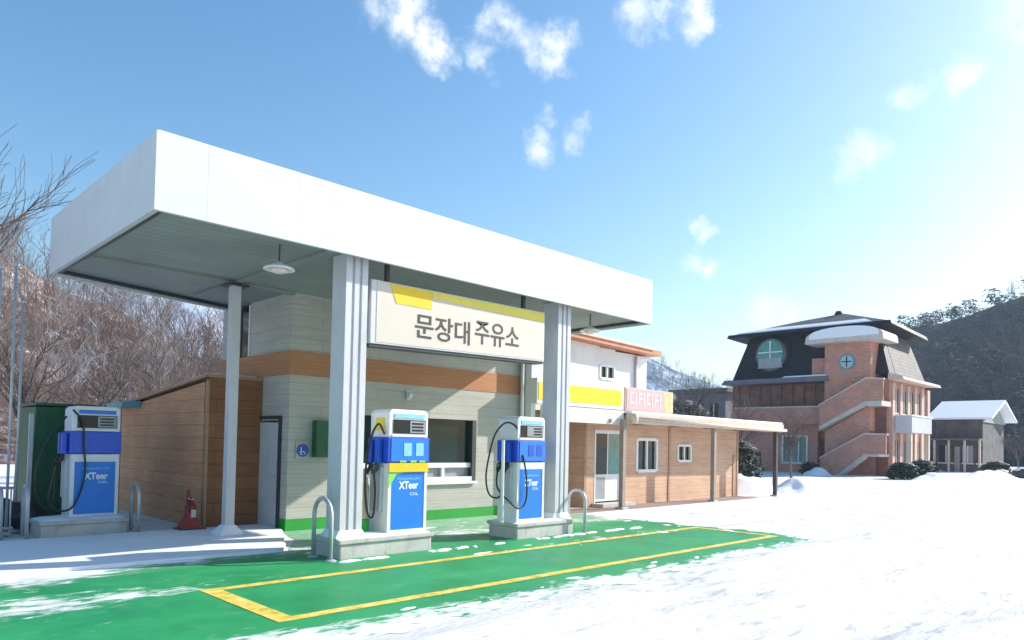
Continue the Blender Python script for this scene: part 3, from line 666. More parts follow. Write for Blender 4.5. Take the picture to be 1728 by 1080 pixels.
dr_ = MB().box(BX0-.03, BX0+.02, 12.50, 13.28, .03, 2.0).build('door', mat('pale_grey_door', (.52, .53, .55), .5, 0, 0, 10, .05, 2, dirt=.15), of, bevel=.006)
MB().tube([(BX0-.06, 12.58, 1.0), (BX0-.09, 12.58, 1.0), (BX0-.09, 12.70, 1.0)], .014).build('handle', m_pole, dr_)
MB().box(BX0-.05, BX0-.001, 12.44, 12.497, .0, 2.06).box(BX0-.05, BX0-.001, 13.283, 13.34, 0, 2.06).box(BX0-.05, BX0-.001, 12.44, 13.34, 2.062, 2.12).build('door_frame', m_dark, of)
uw = MB().box(BX0+.03, BX0+.06, 13.89, 14.44, 3.335, BT-.04).build('upper_window', m_window, of)
MB().box(BX0-.02, BX0+.028, 13.885, 13.93, 3.332, BT-.03).box(BX0-.02, BX0+.028, 14.40, 14.445, 3.332, BT-.03).build('window_frame', m_white, uw)
# service window: dark glass above, white framed small panes below
sw = MB().box(WX0, WX1, BY0+.10, BY0+.12, 1.24, WZ1).build('service_window', m_window, of)
MB().box(WX0+.001, WX1-.12, BY0+.02, BY0+.16, 1.13, 1.235).box(WX0+.001, WX1-.12, BY0-.03, BY0+.16, .83, .93).box(8.95, 9.03, BY0+.03, BY0+.15, .931, 1.129).box(10.05, 10.13, BY0+.03, BY0+.15, .931, 1.129).box(7.9, 7.98, BY0+.03, BY0+.15, .931, 1.129).build('window_frame', m_white, sw)
MB().box(WX0+.001, WX1-.12, BY0+.10, BY0+.115, .932, 1.128).build('lower_pane', m_lcd, sw)
MB().box(WX1-.12, WX1-.001, BY0-.03, BY0+.15, .80, WZ1).build('jamb_shade_strip', m_dark, sw)  # right window jamb, its shade put into the dark colour
MB().box(WX0-.04, WX1+.03, BY0-.07, BY0-.031, .77, .825).build('sill', m_white, sw)
MB().box(9.35, 9.39, BY0+.06, BY0+.10, 1.24, WZ1).build('mullion', m_dark, sw)
# fin and downpipes at right end
fin = MB().box(12.46, 12.62, 11.86, 12.5, 0, 4.25).build('corner_pier', m_plaster, of, bevel=.01)
MB().tube([(12.38, 12.08, .05), (12.38, 12.08, 4.2)], .045, 10).build('downpipe', m_white, of, smooth=True)
# wall things
o = MB(); o.box(6.86, 7.22, 12.02, 12.186, 1.36, 2.05); o.build('green_notice_board', m_greenbox, None); tag(bpy.data.objects['green_notice_board'], 'green notice box on the grey wall left of the thick column', 'sign')
t = thing('blue_wall_sign', (6.66, 12.18, 1.48), 'round blue sign on a white plate by the office corner', 'sign')
MB().box(6.53, 6.8, 12.178, 12.187, 1.33, 1.64).build('plate', m_grey, t)
b = MB(); b.prism([(6.665+.12*math.cos(a*math.pi/12), 1.485+.12*math.sin(a*math.pi/12)) for a in range(24)][::-1], 'y', 12.168, 12.1775); b.build('disc', mat('sign_blue', (.02, .07, .4), .4), t)
b = MB(); b.tube([(6.63, 12.163, 1.54), (6.63, 12.163, 1.46), (6.69, 12.163, 1.46), (6.71, 12.163, 1.42)], .009).tube([(6.61, 12.163, 1.47), (6.62, 12.163, 1.42), (6.66, 12.163, 1.405)], .008); b.build('symbol', m_letter, t)
t = thing('wall_lamp', (9.06, 12.14, 2.65), 'small round lamp fixed to the office wall above the service window', 'lamp')
b = MB(); b.box(9.0, 9.12, 12.15, 12.187, 2.56, 2.75); b.build('back_plate', m_column, t)
b = MB(); b.lathe(9.06, 12.11, [(.01, 2.60), (.045, 2.62), (.05, 2.66), (.04, 2.70), (.01, 2.715)], 14); b.build('globe', m_white, t, smooth=True)

# ------------------------------------------------------------------ brown wooden shed
sh = thing('wooden_shed', (5.35, 13.4, 0), 'brown boarded lean-to shed with sloping top left of the office', 'shed')
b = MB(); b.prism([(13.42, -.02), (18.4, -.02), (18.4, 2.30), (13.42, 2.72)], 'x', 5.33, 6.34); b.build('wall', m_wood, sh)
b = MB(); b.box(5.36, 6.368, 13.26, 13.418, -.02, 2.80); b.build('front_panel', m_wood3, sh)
b = MB(); b.prism([(13.25, 2.802), (18.5, 2.34), (18.5, 2.40), (13.25, 2.86)], 'x', 5.27, 6.36); b.build('roof', m_trim, sh)
b = MB(); b.prism([(13.5, 2.845), (18.4, 2.412), (18.4, 2.46), (13.5, 2.90)], 'x', 5.4, 6.35); b.build('snow_cover', m_snowpl, sh)
b = MB(); b.box(5.318, 5.358, 13.26, 13.34, 0, 2.75); b.build('corner_board', m_trim, sh)
t = thing('lean_to_roof', (5.0, 17.8, 0), 'small teal sheet roof on thin posts behind the far left pump', 'roof')
b = MB(); b.hexa([(4.98, 17.0, 2.32), (5.32, 16.85, 2.32), (5.32, 18.1, 2.32), (4.98, 18.1, 2.32)], [(4.98, 17.0, 2.42), (5.32, 16.85, 2.46), (5.32, 18.1, 2.46), (4.98, 18.1, 2.42)]); b.build('sheet', m_canopyteal, t)
for q in ((5.02, 17.2), (5.02, 18.0)): MB().tube([(q[0], q[1], -.02), (q[0], q[1], 2.33)], .03).build('post', m_pole, t)

# fire extinguisher on stand
t = thing('fire_extinguisher', (5.03, 13.15, .05), 'red fire extinguisher with hose in its stand by the wooden shed', 'fire extinguisher')
MB().lathe(5.03, 13.12, [(.105, .12), (.115, .15), (.115, .52), (.09, .58), (.035, .62), (.035, .66)], 20).build('cylinder', m_red, t, smooth=True)
MB().hexa([(4.82, 12.95, .05), (5.26, 12.95, .05), (5.26, 13.35, .05), (4.82, 13.35, .05)], [(4.93, 13.02, .32), (5.13, 13.02, .32), (5.13, 13.24, .32), (4.93, 13.24, .32)]).build('stand', m_red, t)
MB().box(4.78, 5.3, 12.93, 13.37, .04, .075).build('base_mat', m_dark, t)
MB().box(4.99, 5.07, 13.06, 13.18, .66, .70).build('valve', m_signface, t, bevel=.01)
MB().tube([(5.03, 13.06, .69), (4.98, 12.98, .72), (4.94, 13.0, .6), (4.96, 13.0, .4)], .012).build('hose', m_black, t, smooth=True)
MB().box(5.0, 5.1, 13.0, 13.005, .3, .46).build('label_sticker', m_signface, t)
MB().box(5.0, 5.06, 13.26, 13.3, .05, .86).build('sign_post', m_red, t)

t.scale = (.85, .85, .85)

# green container, dark bags, tall poles at left
t = thing('green_container', (3.1, 15.2, 0), 'tall dark green metal container behind the far left pump', 'container')
MB().hexa([(2.95, 15.0, .05), (3.95, 15.0, .05), (3.95, 16.4, .05), (2.95, 16.4, .05)], [(3.0, 15.0, 2.18), (3.95, 15.0, 2.2), (3.95, 16.4, 2.2), (3.0, 16.4, 2.18)]).build('body', m_greenbox, t, bevel=.02)
MB().box(2.99, 3.97, 14.97, 16.42, 2.2, 2.25).build('lid', m_greenbox, t, bevel=.01)
for k in range(3): MB().box(3.15+.25*k, 3.18+.25*k, 14.975, 14.998, .15, 2.1).build('rib', m_greenbox, t)
MB().box(2.90, 2.96, 14.93, 14.995, .0, 2.05).build('side_post', m_column, t)
rb = random.Random(5)
def lump(name, cx, cy, cz, r, m, label, cat, group=None, sq=.8, seed=1, amp=.3):
    bm = bmesh.new(); bmesh.ops.create_icosphere(bm, subdivisions=3, radius=1)
    for v in bm.verts:
        d = 1+amp*nz3(v.co.x*1.6+seed, v.co.y*1.6, v.co.z*1.6)+.12*nz3(v.co.x*6, v.co.y*6, v.co.z*6+seed)
        v.co = Vector((v.co.x*r*d, v.co.y*r*d, max(-cz, v.co.z*r*sq*d)))
    me = bpy.data.meshes.new(name); bm.to_mesh(me); bm.free(); me.materials.append(m); me.shade_smooth()
    o = bpy.data.objects.new(name, me); col.objects.link(o); o.location = (cx, cy, cz); tag(o, label, cat, group); return o
lump('rubbish_bag', 2.75, 14.55, .3, .32, m_black, 'black rubbish bag in shade right behind the left hoop guard', 'bag', 'black bags left of the far pump', seed=2)
lump('rubbish_bag', 2.42, 15.0, .32, .36, m_black, 'black rubbish bag beside the foot of the green container', 'bag', 'black bags left of the far pump', seed=8)
lump('rubbish_bag', 2.0, 15.2, .25, .3, m_black, 'smaller black rubbish bag farthest left among the steel poles', 'bag', 'black bags left of the far pump', seed=12)
t = thing('metal_railing', (1.7, 13.75, .04), 'low pale metal railing with upright bars at the left edge of the snowy pavement', 'railing')
for zz in (.82, .18): MB().tube([(1.3, 13.75, zz), (2.5, 13.75, zz)], .02, 8).build('rail', m_pole, t, smooth=True)
for k in range(9): MB().tube([(1.34+.14*k, 13.75, .03), (1.34+.14*k, 13.75, .81)], .013, 6).build('bar', m_pole, t, smooth=True)
pdefs = [(2.12, 13.95, 4.3, 'leftmost tall steel pole at the photo edge'), (2.29, 14.3, 4.4, 'second tall steel pole from the left edge'), (2.47, 14.1, 4.45, 'third tall steel pole from the left edge'), (2.66, 14.5, 3.9, 'tall steel pole nearest the green container')]
for x, y, h, lb in pdefs:
    t = thing('steel_pole', (x, y, 0), lb, 'pole', 'tall steel poles at the left edge')
    MB().tube([(x, y, -.02), (x, y, h)], .021, 10).build('pole', m_pole, t, smooth=True)
    MB().lathe(x, y, [(.09, 0.04), (.09, .07), (.045, .09)], 14).build('foot_flange', m_pole, t)
    MB().lathe(x, y, [(.024, h), (.03, h+.03), (.01, h+.07)], 12).build('finial', m_pole, t, smooth=True)

# ------------------------------------------------------------------ wooden wing with porch
wg = thing('wooden_annex', (15.0, 12.35, 0), 'low tan boarded annex with snowy flat porch roof on posts', 'building')
AX0, AX1, AY = 15.1, 23.65, 12.35
dx0, dx1 = 15.55, 16.85
b = MB()
for xa, xb, za, zb in ((AX0, dx0, 0, 2.4), (dx1, 17.5, 0, 2.4), (dx0, dx1, 2.12, 2.4), (17.5, 18.6, 0, .92), (17.5, 18.6, 1.93, 2.4), (18.6, 19.72, 0, 2.4), (19.72, 20.55, 0, 1.21), (19.72, 20.55, 1.77, 2.4), (20.55, AX1, 0, 2.4)):
    b.box(xa, xb, AY, AY+.16, za-.01, zb)
b.box(AX0, AX0+.16, AY+.16, 15, 0, 2.4).box(AX1-.16, AX1, AY+.16, 15.4, 0, 2.4).box(12.65, AX0, 13.6, 13.76, 0, 2.4).box(AX0, AX1, 15.3, 15.4, 0, 2.4)
b.build('wall', m_wood2, wg)
for x in (AX0-.015, 19.2, AX1-.08): MB().box(x, x+.1, AY-.022, AY-.001, 0, 2.38).build('wall_batten', m_trim, wg)
MB().box(AX1-.35, AX1-.2, AY-.022, AY-.001, 0, 1.45).build('wall_batten', m_trim, wg)
dr_ = MB().box(dx0+.05, dx1-.05, AY+.05, AY+.09, .13, 2.08).build('door', m_white, wg)
MB().box(dx0+.09, dx0+.62, AY+.042, AY+.0495, .88, 2.02).build('door_glass', m_window, dr_)
MB().box(dx0+.68, dx1-.09, AY+.042, AY+.0495, .88, 2.02).build('door_glass', m_teal, dr_)
MB().box(dx0+.12, dx0+.55, AY+.043, AY+.0495, .2, .8).build('door_panel', m_lcd, dr_)
MB().box(dx0, dx0+.048, AY-.01, AY+.1, .08, 2.118).box(dx1-.048, dx1, AY-.01, AY+.1, .08, 2.118).box(dx0+.048, dx1-.048, AY-.01, AY+.1, 2.082, 2.118).build('door_frame', m_white, dr_)
MB().box(dx0-.1, dx1+.1, AY-.4, AY-.001, 0.004, .1).build('door_step', m_conc, wg, bevel=.01)
def win(parent, xa, xb, za, zb, y, nm=1, gm=None, fw=.05, fm=None):
    w_ = MB().box(xa+.001, xb-.001, y+.06, y+.08, za+.001, zb-.001).build('window', gm or m_window, parent)
    f_ = MB(); f_.box(xa-fw*.5, xa+fw, y-.02, y+.055, za, zb).box(xb-fw, xb+fw*.5, y-.02, y+.055, za, zb).box(xa+fw, xb-fw, y-.02, y+.055, zb-fw, zb+fw*.5).box(xa+fw, xb-fw, y-.03, y+.055, za-fw*.5, za+fw)
    for k in range(nm):
        xm = xa+(xb-xa)*(k+1)/(nm+1); f_.box(xm-fw*.6, xm+fw*.6, y-.01, y+.05, za+fw, zb-fw)
    f_.build('window_frame', fm or m_white, w_); return w_
win(wg, 17.52, 18.58, .94, 1.91, AY, 1, None, .06)
win(wg, 19.74, 20.53, 1.23, 1.75, AY, 1, None, .05)
MB().box(12.7, 15.965, 11.81, 15.5, 2.41, 2.52).box(15.966, 25.3, 11.62, 15.5, 2.41, 2.52).build('roof', m_trim, wg)
b = MB(); b.box(15.97, 25.3, 11.42, 11.615, 2.30, 2.57); b.build('porch_fascia', m_beige, wg, bevel=.01)
b = MB(); b.box(12.72, 15.96, 11.68, 11.8, 2.26, 2.64); b.build('porch_fascia', m_plaster, wg, bevel=.01)
b = MB(); b.tube([(15.9, 11.36, 2.43), (25.35, 11.36, 2.36)], .05, 10); b.build('gutter', m_beige, wg, smooth=True)
b = MB(); b.box(16.0, 25.28, 11.45, 15.4, 2.571, 2.64); b.build('snow_cover', m_snowpl, wg, bevel=.03)
for x, hh in ((15.62, 2.41), (20.4, 2.30), (24.75, 2.30)):
    pp = MB().box(x, x+.13, 11.44, 11.57, 0, hh-.002).build('porch_post', m_post if x < 24 else m_dark, wg, bevel=.006)
    MB().box(x-.06, x+.19, 11.38, 11.63, 0, .05).build('post_foot', m_conc, pp)
b = MB()
for k in range(7): b.box(13.3+2*k, 13.38+2*k, 11.63, 12.34, 2.30, 2.405)
b.build('rafter', m_trim, wg)
MB().lathe(15.95, 11.33, [(.05, 2.3), (.09, 2.34), (.11, 2.44), (.09, 2.54), (.03, 2.58)], 14).build('gutter_bracket', m_beige, wg, smooth=True)

# roof signs
t = thing('yellow_roof_sign', (14.1, 11.75, 2.6), 'long plain yellow sign box with white frame above the annex porch', 'sign')
MB().box(12.45, 15.9, 11.66, 11.86, 2.66, 3.28).build('case', m_white, t, bevel=.01)
MB().box(12.5, 15.8, 11.648, 11.658, 2.76, 3.18).build('sign_face', mat('bright_yellow_face', (.84, .60, .004), .4, 0, 0, 10, .04, 1), t)
t = thing('pink_roof_sign', (17.2, 11.75, 2.6), 'pink sign with pale lettering and yellow figure on the annex roof', 'sign')
MB().box(15.98, 18.35, 11.66, 11.86, 2.66, 3.30).build('case', m_beige, t, bevel=.01)
MB().box(16.03, 17.85, 11.648, 11.658, 2.70, 3.26).build('sign_face', m_pinksign, t)
MB().box(17.86, 18.3, 11.648, 11.658, 2.70, 3.26).build('side_panel', mat('warm_yellow_panel', (.74, .50, .22), .5, 0, 0, 10, .3, 8), t)
b = MB()   # block-like pale characters, unreadable in the photograph
for k, x in enumerate((16.18, 16.58, 16.98, 17.38)):
    b.box(x, x+.05, 11.642, 11.647, 2.86, 3.18).box(x+.05, x+.2, 11.642, 11.647, 3.13, 3.18).box(x+.05, x+.2, 11.642, 11.647, 2.98 if k % 2 else 2.86, 3.03 if k % 2 else 2.91).box(x+.25, x+.3, 11.642, 11.647, 2.8, 3.2)
b.build('lettering', m_pinklet, t)

# white two-storey building behind
wb = thing('white_house', (14, 13.9, 0), 'white rendered two storey house with orange eaves behind the roof signs', 'building')
HX0, HX1, HY = 12.7, 19.1, 13.2
MB().box(HX0, 16.78, HY, 19, 2.53, 4.72).box(17.54, HX1, HY, 19, 2.53, 4.55).box(16.78, 17.54, HY, 19, 2.53, 3.66).box(16.78, 17.54, HY, 19, 4.10, 4.6).box(16.78, 17.54, HY+.2, 19, 3.66, 4.1).build('wall', m_plaster, wb)
win(wb, 16.8, 17.52, 3.67, 4.09, HY, 1, None, .05)
MB().box(18.62, HX1+.03, HY-.05, HY-.001, 2.53, 4.52).build('pilaster', m_white, wb)
MB().tube([(18.55, HY-.06, 2.6), (18.55, HY-.06, 4.5)], .04).build('downpipe', m_column, wb, smooth=True)
MB().hexa([(12.4, 12.8, 4.74), (19.45, 12.8, 4.56), (19.45, 19.4, 4.56), (12.4, 19.4, 4.74)], [(12.4, 12.8, 4.9), (19.45, 12.8, 4.72), (19.45, 19.4, 4.72), (12.4, 19.4, 4.9)]).build('roof', m_roofor, wb)
MB().hexa([(12.5, 12.76, 4.86), (19.0, 12.76, 4.70), (19.0, 12.799, 4.70), (12.5, 12.799, 4.86)], [(12.5, 12.76, 4.94), (19.0, 12.76, 4.78), (19.0, 12.799, 4.78), (12.5, 12.799, 4.94)]).build('gutter', m_beige, wb)

# ------------------------------------------------------------------ pink house
HXP = 51.75; Y0, Y1 = 16.13, 27.4
ph = thing('pink_brick_house', (HXP, 21, 0), 'large pink brick house with dark mansard roof, turret and outdoor stairs', 'house')
XB = 59.6
b = MB()
b.box(HXP, XB, Y0, 19.83, -.3, 6.6)                    # right block
b.box(HXP, XB, 20.87, 21.58, -.3, 4.7).box(HXP, XB, 23.5, Y1, -.3, 4.7).box(HXP, XB, 21.58, 23.5, -.3, .63).box(HXP, XB, 21.58, 23.5, 2.7, 4.7).box(HXP+.5, XB, 19.83, 23.5, -.3, 4.7).box(HXP, XB, 19.83, 20.87, 3.0, 4.7)
b.box(HXP+1.6, XB, 19.83, Y1, 4.7, 6.6)
b.build('wall', m_pink, ph)
w_ = MB().box(HXP+.1, HXP+.14, 21.58, 23.5, .63, 2.7).build('window', m_teal, ph)
MB().box(HXP-.04, HXP+.09, 21.58, 21.68, .63, 2.7).box(HXP-.04, HXP+.09, 23.4, 23.5, .63, 2.7).box(HXP-.04, HXP+.09, 21.68, 23.4, 2.6, 2.7).box(HXP-.04, HXP+.09, 21.68, 23.4, .63, .73).box(HXP-.02, HXP+.08, 22.2, 22.28, .73, 2.6).build('window_frame', m_white, w_)
MB().box(HXP+.44, HXP+.49, 19.9, 20.8, 0, 2.5).build('door', m_pinkdark, ph)
# balcony
bl = MB(); bl.box(HXP-.9, HXP+1.6, 19.9, 27.05, 3.5, 3.75).box(HXP-.9, HXP-.75, 19.9, 27.05, 3.75, 4.68).box(HXP-.75, HXP-.001, 26.9, 27.05, 3.75, 4.68); bl.build('balcony', m_pink, ph)
MB().box(HXP-.95, HXP-.7, 19.9, 27.1, 4.685, 4.78).build('coping', m_cap, ph)
b = MB()
for k in range(9): b.box(HXP-.3, HXP-.2, 20.1+k*.84, 20.22+k*.84, 3.75, 6.45)
b.box(HXP-.18, HXP-.1, 19.9, Y1, 3.75, 6.45); b.build('balcony_screen', m_pinkdark, ph)
b = MB(); b.hexa([(HXP-1.4, 19.7, 6.5), (HXP+1, 19.7, 6.5), (HXP+1, 27.7, 6.5), (HXP-1.4, 27.7, 6.5)], [(HXP-1.2, 19.8, 6.85), (HXP+1, 19.8, 6.95), (HXP+1, 27.6, 6.95), (HXP-1.2, 27.6, 6.85)]); b.build('lower_eave', mat('mauve_roof_edge', (.20, .165, .19), .7, 0, .2, 20, .2, 2), ph)
MB().hexa([(HXP-1.25, 19.8, 6.86), (HXP-.3, 19.8, 6.9), (HXP-.3, 23.4, 6.9), (HXP-1.25, 23.0, 6.86)], [(HXP-1.2, 19.9, 6.95), (HXP-.3, 19.9, 7.0), (HXP-.3, 23.2, 7.0), (HXP-1.2, 22.8, 6.95)]).build('snow_cover', m_snowpl, ph)
# mansard
b = MB(); b.hexa([(HXP-.05, Y0+.0, 6.95), (XB, Y0+.0, 6.95), (XB, Y1+.1, 6.95), (HXP-.05, Y1+.1, 6.95)], [(HXP+.9, Y0+1.0, 10.2), (XB-.8, Y0+1.0, 10.2), (XB-.8, Y1-.8, 10.2), (HXP+.9, Y1-.8, 10.2)])
ms = b.build('mansard_roof', m_slate, ph)
MB().hexa([(HXP+1.2, Y0-.02, 6.95), (XB-.3, Y0-.02, 6.95), (XB-.3, Y0+.05, 6.95), (HXP+1.2, Y0+.05, 6.95)], [(HXP+1.6, Y0+.92, 10.0), (XB-.9, Y0+.92, 10.0), (XB-.9, Y0+1.0, 10.0), (HXP+1.6, Y0+1.0, 10.0)]).build('sunlit_tone_slope', m_slate2, ms)  # paler sheet over the same roof: sunlight on this side put into colour
b = MB(); b.hexa([(HXP-.3, Y0-.2, 10.25), (XB+.1, Y0-.2, 10.0), (XB+.1, 27.9, 10.0), (HXP-.3, 27.9, 10.25)], [(HXP-.2, Y0-.1, 10.5), (XB, Y0-.1, 10.3), (XB, 27.8, 10.3), (HXP-.2, 27.8, 10.5)]); b.build('upper_eave', m_slate, ph)
pk = [(HXP+.0, Y0+.1, 10.51), (XB-.1, Y0+.1, 10.31), (XB-.1, 27.6, 10.31), (HXP+.0, 27.6, 10.51)]
b = MB(); A_, B_ = (HXP+3.8, 20.6, 12.0), (HXP+4.6, 24.2, 11.9)
b.face(pk[0], pk[1], A_); b.face(pk[1], pk[2], B_, A_); b.face(pk[2], pk[3], B_); b.face(pk[3], pk[0], A_, B_); b.build('hip_roof', m_slate2, ph)
b = MB(); b.hexa([(HXP-.1, 17.2, 10.52), (HXP+.8, 17.9, 10.84), (HXP+.8, 25.6, 10.84), (HXP-.1, 27.2, 10.52)], [(HXP-.1, 17.4, 10.6), (HXP+.8, 18, 10.92), (HXP+.8, 25.4, 10.92), (HXP-.1, 27, 10.6)]); b.build('roof_snow', m_snowpl, ph)
MB().lathe(HXP+3.8, 20.9, [(.35, 11.8), (.3, 12.0), (.22, 12.15), (.18, 12.2)], 10).build('finial', m_slate, ph)
# big round dormer window
def disc(mb, x, cy, cz, ry, rz, t_, n=28): mb.prism([(cy+ry*math.cos(2*math.pi*k/n), cz+rz*math.sin(2*math.pi*k/n)) for k in range(n)], 'x', x-t_, x)
b = MB(); disc(b, HXP+.75, 24.45, 8.75, 1.18, 1.25, .75); do = b.build('round_dormer', m_slate2, ph)
b = MB(); disc(b, HXP-.001, 24.45, 8.75, 1.02, 1.1, .05); b.build('pane', m_teal, do)
b = MB(); b.prism([(23.5, 7.75), (25.4, 7.75), (25.3, 8.5), (23.6, 8.5)], 'x', HXP-.09, HXP-.052); b.build('lower_panel', m_lcd, do)
b = MB(); b.box(HXP-.1, HXP-.053, 24.40, 24.5, 8.5, 9.8).box(HXP-.1, HXP-.053, 23.5, 25.4, 8.9, 8.98); b.build('muntin', m_white, do)
MB().box(HXP-.3, HXP+1.2, 20.0, 21.2, 6.95, 8.2).build('dormer_side', m_pink, ph)
# turret
b = MB(); b.box(HXP-1.0, HXP+1.4, 17.0, 20.02, 3.0, 9.05); tu = b.build('turret', m_pink, ph)
b = MB()
n = 18
pr = [(15.95, 9.05), (21.1, 9.05)]+[(18.52+2.55*math.cos(math.pi*k/n), 9.25+.75*math.sin(math.pi*k/n)**.6) for k in range(0, n+1)]
b.prism(pr, 'x', HXP-1.8, HXP+1.2); b.build('turret_roof', m_cap, tu)
pr = [(18.52+2.3*math.cos(math.pi*k/n), 9.36+.72*math.sin(math.pi*k/n)**.6) for k in range(0, n+1)]
b = MB(); b.prism(pr, 'x', HXP-1.86, HXP+1.1); b.build('turret_snow', m_snowpl, tu)
b = MB(); disc(b, HXP-1.001, 18.5, 7.75, .52, .52, .08); ct = b.build('turret_window', m_canopyteal, tu)
b = MB(); disc(b, HXP-1.082, 18.5, 7.75, .42, .42, .03); b.build('pane', mat('pale_teal_glass', (.35, .50, .50), .2), ct)
b = MB(); b.box(HXP-1.15, HXP-1.113, 18.15, 18.85, 7.72, 7.78).box(HXP-1.15, HXP-1.113, 18.47, 18.53, 7.4, 8.1); b.build('muntin', m_slate, ct)
# stairs: parapets as slanted bands in front of the wall
def stair(name, pts, x0, x1, m, cap=True):
    """pts: outline (y,z)"""
    return MB().prism(pts, 'x', x0, x1).build(name, m, ph)
XS = HXP-1.8
s1 = stair('stair_parapet', [(20.05, 3.3), (17.0, 5.0), (15.95, 5.0), (15.95, 6.35), (17.0, 6.45), (20.05, 4.7)], XS, XS+.16, m_pink)
stair('stair_coping', [(20.1, 4.705), (17.0, 6.455), (17.0, 6.55), (20.1, 4.8)], XS-.05, XS+.2, m_cap)
stair('stair_coping', [(17.0, 6.455), (15.9, 6.355), (15.9, 6.45), (17.0, 6.55)], XS-.05, XS+.2, m_cap)
stair('stair_slab', [(20.05, 3.05), (17.0, 4.75), (17.0, 4.99), (20.05, 3.29)], XS-.03, HXP-.001, m_cap)
MB().box(XS, HXP-.001, Y0-.1, 17.0, 4.65, 4.98).build('landing', m_cap, ph)
stair('stair_wall', [(19.9, .6), (17.0, 2.4), (17.0, 4.7), (19.9, 3.0)], XS+.6, XS+.7, m_pink)
stair('stair_parapet', [(19.9, -.2), (19.9, 1.05), (17.0, 2.75), (15.7, 2.7), (15.7, 1.5), (17.0, 1.5), (18.9, -.2)], XS-.2, XS-.04, m_pink)
stair('stair_coping', [(19.95, 1.055), (17.0, 2.755), (17.0, 2.86), (19.95, 1.16)], XS-.25, XS, m_cap)
stair('stair_coping', [(17.0, 2.755), (15.6, 2.705), (15.6, 2.81), (17.0, 2.86)], XS-.25, XS, m_cap)
stair('stair_slab', [(18.7, -.2), (17.0, 1.25), (17.0, 1.49), (19.0, -.2)], XS-.23, XS+.5, m_cap)
MB().box(XS-.1, HXP-.001, Y0, 17.0, 1.3, 1.48).build('landing', m_cap, ph)
MB().box(HXP-.05, HXP-.001, 16.2, 16.95, -.1, 1.29).build('door', mat('rust_brown_door', (.22, .09, .05), .7), ph)
MB().box(HXP-.05, HXP-.001, 16.3, 16.95, 2.7, 4.6).build('door', m_pinkdark, ph)
# right (sunlit) face: pilasters, cream eave, box balcony
b = MB()
for k, x in enumerate((52.0, 53.6, 55.2, 56.8, 58.4, 59.9)): b.box(x, x+.55, Y0-.14, Y0-.001, 0, 6.3)
b.build('pilaster', mat('pink_pilaster', (.56, .38, .31), .8, 0, .2, 30, .1, 2), ph)
for k, x in enumerate((52.65, 54.25, 55.85, 57.45, 59.05)):
    for za, zb in ((4.3, 5.9), (.8, 2.4)):
        w_ = MB().box(x, x+.75, Y0-.05, Y0-.001, za, zb).build('window', m_window, ph)
        MB().box(x, x+.75, Y0-.08, Y0-.051, za-.08, za-.0).box(x+.34, x+.41, Y0-.07, Y0-.051, za, zb).build('window_frame', m_white, w_)
MB().hexa([(HXP-.3, Y0-1.0, 6.45), (XB+.4, Y0-1.0, 6.45), (XB+.4, Y0-.001, 6.5), (HXP-.3, Y0-.001, 6.5)], [(HXP-.3, Y0-.9, 6.65), (XB+.4, Y0-.9, 6.65), (XB+.4, Y0-.001, 6.94), (HXP-.3, Y0-.001, 6.94)]).build('side_eave', m_beige, ph)
bb = MB().box(52.4, 56.9, Y0-1.2, Y0-.15, 2.95, 4.05).build('box_balcony', m_column, ph, bevel=.03)
MB().box(52.3, 57.0, Y0-1.25, Y0-.15, 4.06, 4.14).build('snow_cover', m_snowpl, bb)
for x in (52.6, 56.5): MB().box(x, x+.3, Y0-1.1, Y0-.8, -.2, 2.94).build('balcony_post', m_beige, ph)

# small gabled house with snow roof
gx0, gx1, gy0, gy1 = 72, 80, 14.7, 18.6
gh = thing('gabled_house', (72, 16, 0), 'small dark house with a snow covered gable roof right of the pink house', 'house')
b = MB(); b.box(gx0, gx1, gy0+.3, gy1, -.3, 4.5); b.prism([(gx0, 4.5), (gx1, 4.5), (gx0+4, 6.2)], 'y', gy0+.3, gy1); b.build('wall', mat('weathered_wall', (.095, .09, .092), .85, 0, .2, 20, .4, 1.2), gh)
b = MB(); b.hexa([(gx0-1.0, gy0-.6, 4.55), (gx0+4, gy0-.6, 6.25), (gx0+4, gy1+.5, 6.25), (gx0-1.0, gy1+.5, 4.55)], [(gx0-1.0, gy0-.6, 4.72), (gx0+4, gy0-.6, 6.45), (gx0+4, gy1+.5, 6.45), (gx0-1.0, gy1+.5, 4.72)])
b.hexa([(gx0+4, gy0-.6, 6.25), (gx1+1, gy0-.6, 4.55), (gx1+1, gy1+.5, 4.55), (gx0+4, gy1+.5, 6.25)], [(gx0+4, gy0-.6, 6.45), (gx1+1, gy0-.6, 4.72), (gx1+1, gy1+.5, 4.72), (gx0+4, gy1+.5, 6.45)]); b.build('roof', m_snowpl, gh)
b = MB(); b.prism([(gx0-.4, 4.35), (gx1+.4, 4.35), (gx0+4, 6.24)], 'y', gy0+.2, gy0+.29); b.build('gable_board', mat('pale_green_board', (.27, .32, .29), .8, 0, .1, 20, .2, 2), gh)
for ya, yb, m in ((17.2, 18.3, m_window), (15.7, 16.5, m_lcd), (15.05, 15.4, m_window)):
    w_ = MB().box(gx0-.06, gx0-.001, ya, yb, .8, 2.3).build('window', m, gh)
    MB().box(gx0-.09, gx0-.061, ya-.08, yb+.08, .7, .79).box(gx0-.09, gx0-.061, (ya+yb)/2-.04, (ya+yb)/2+.04, .8, 2.3).build('window_frame', m_white, w_)
MB().box(gx0-.06, gx0-.001, 16.7, 17.1, 0, 2.2).build('door', m_lcd, gh)
MB().box(gx0-1.3, gx0-.001, gy0+.3, gy1, 2.75, 2.9).build('porch_roof', m_slate2, gh)
for y in (14.9, 16.0, 17.2, 18.3): MB().box(gx0-1.25, gx0-1.1, y, y+.15, -.2, 2.74).build('porch_post', m_beige, gh)
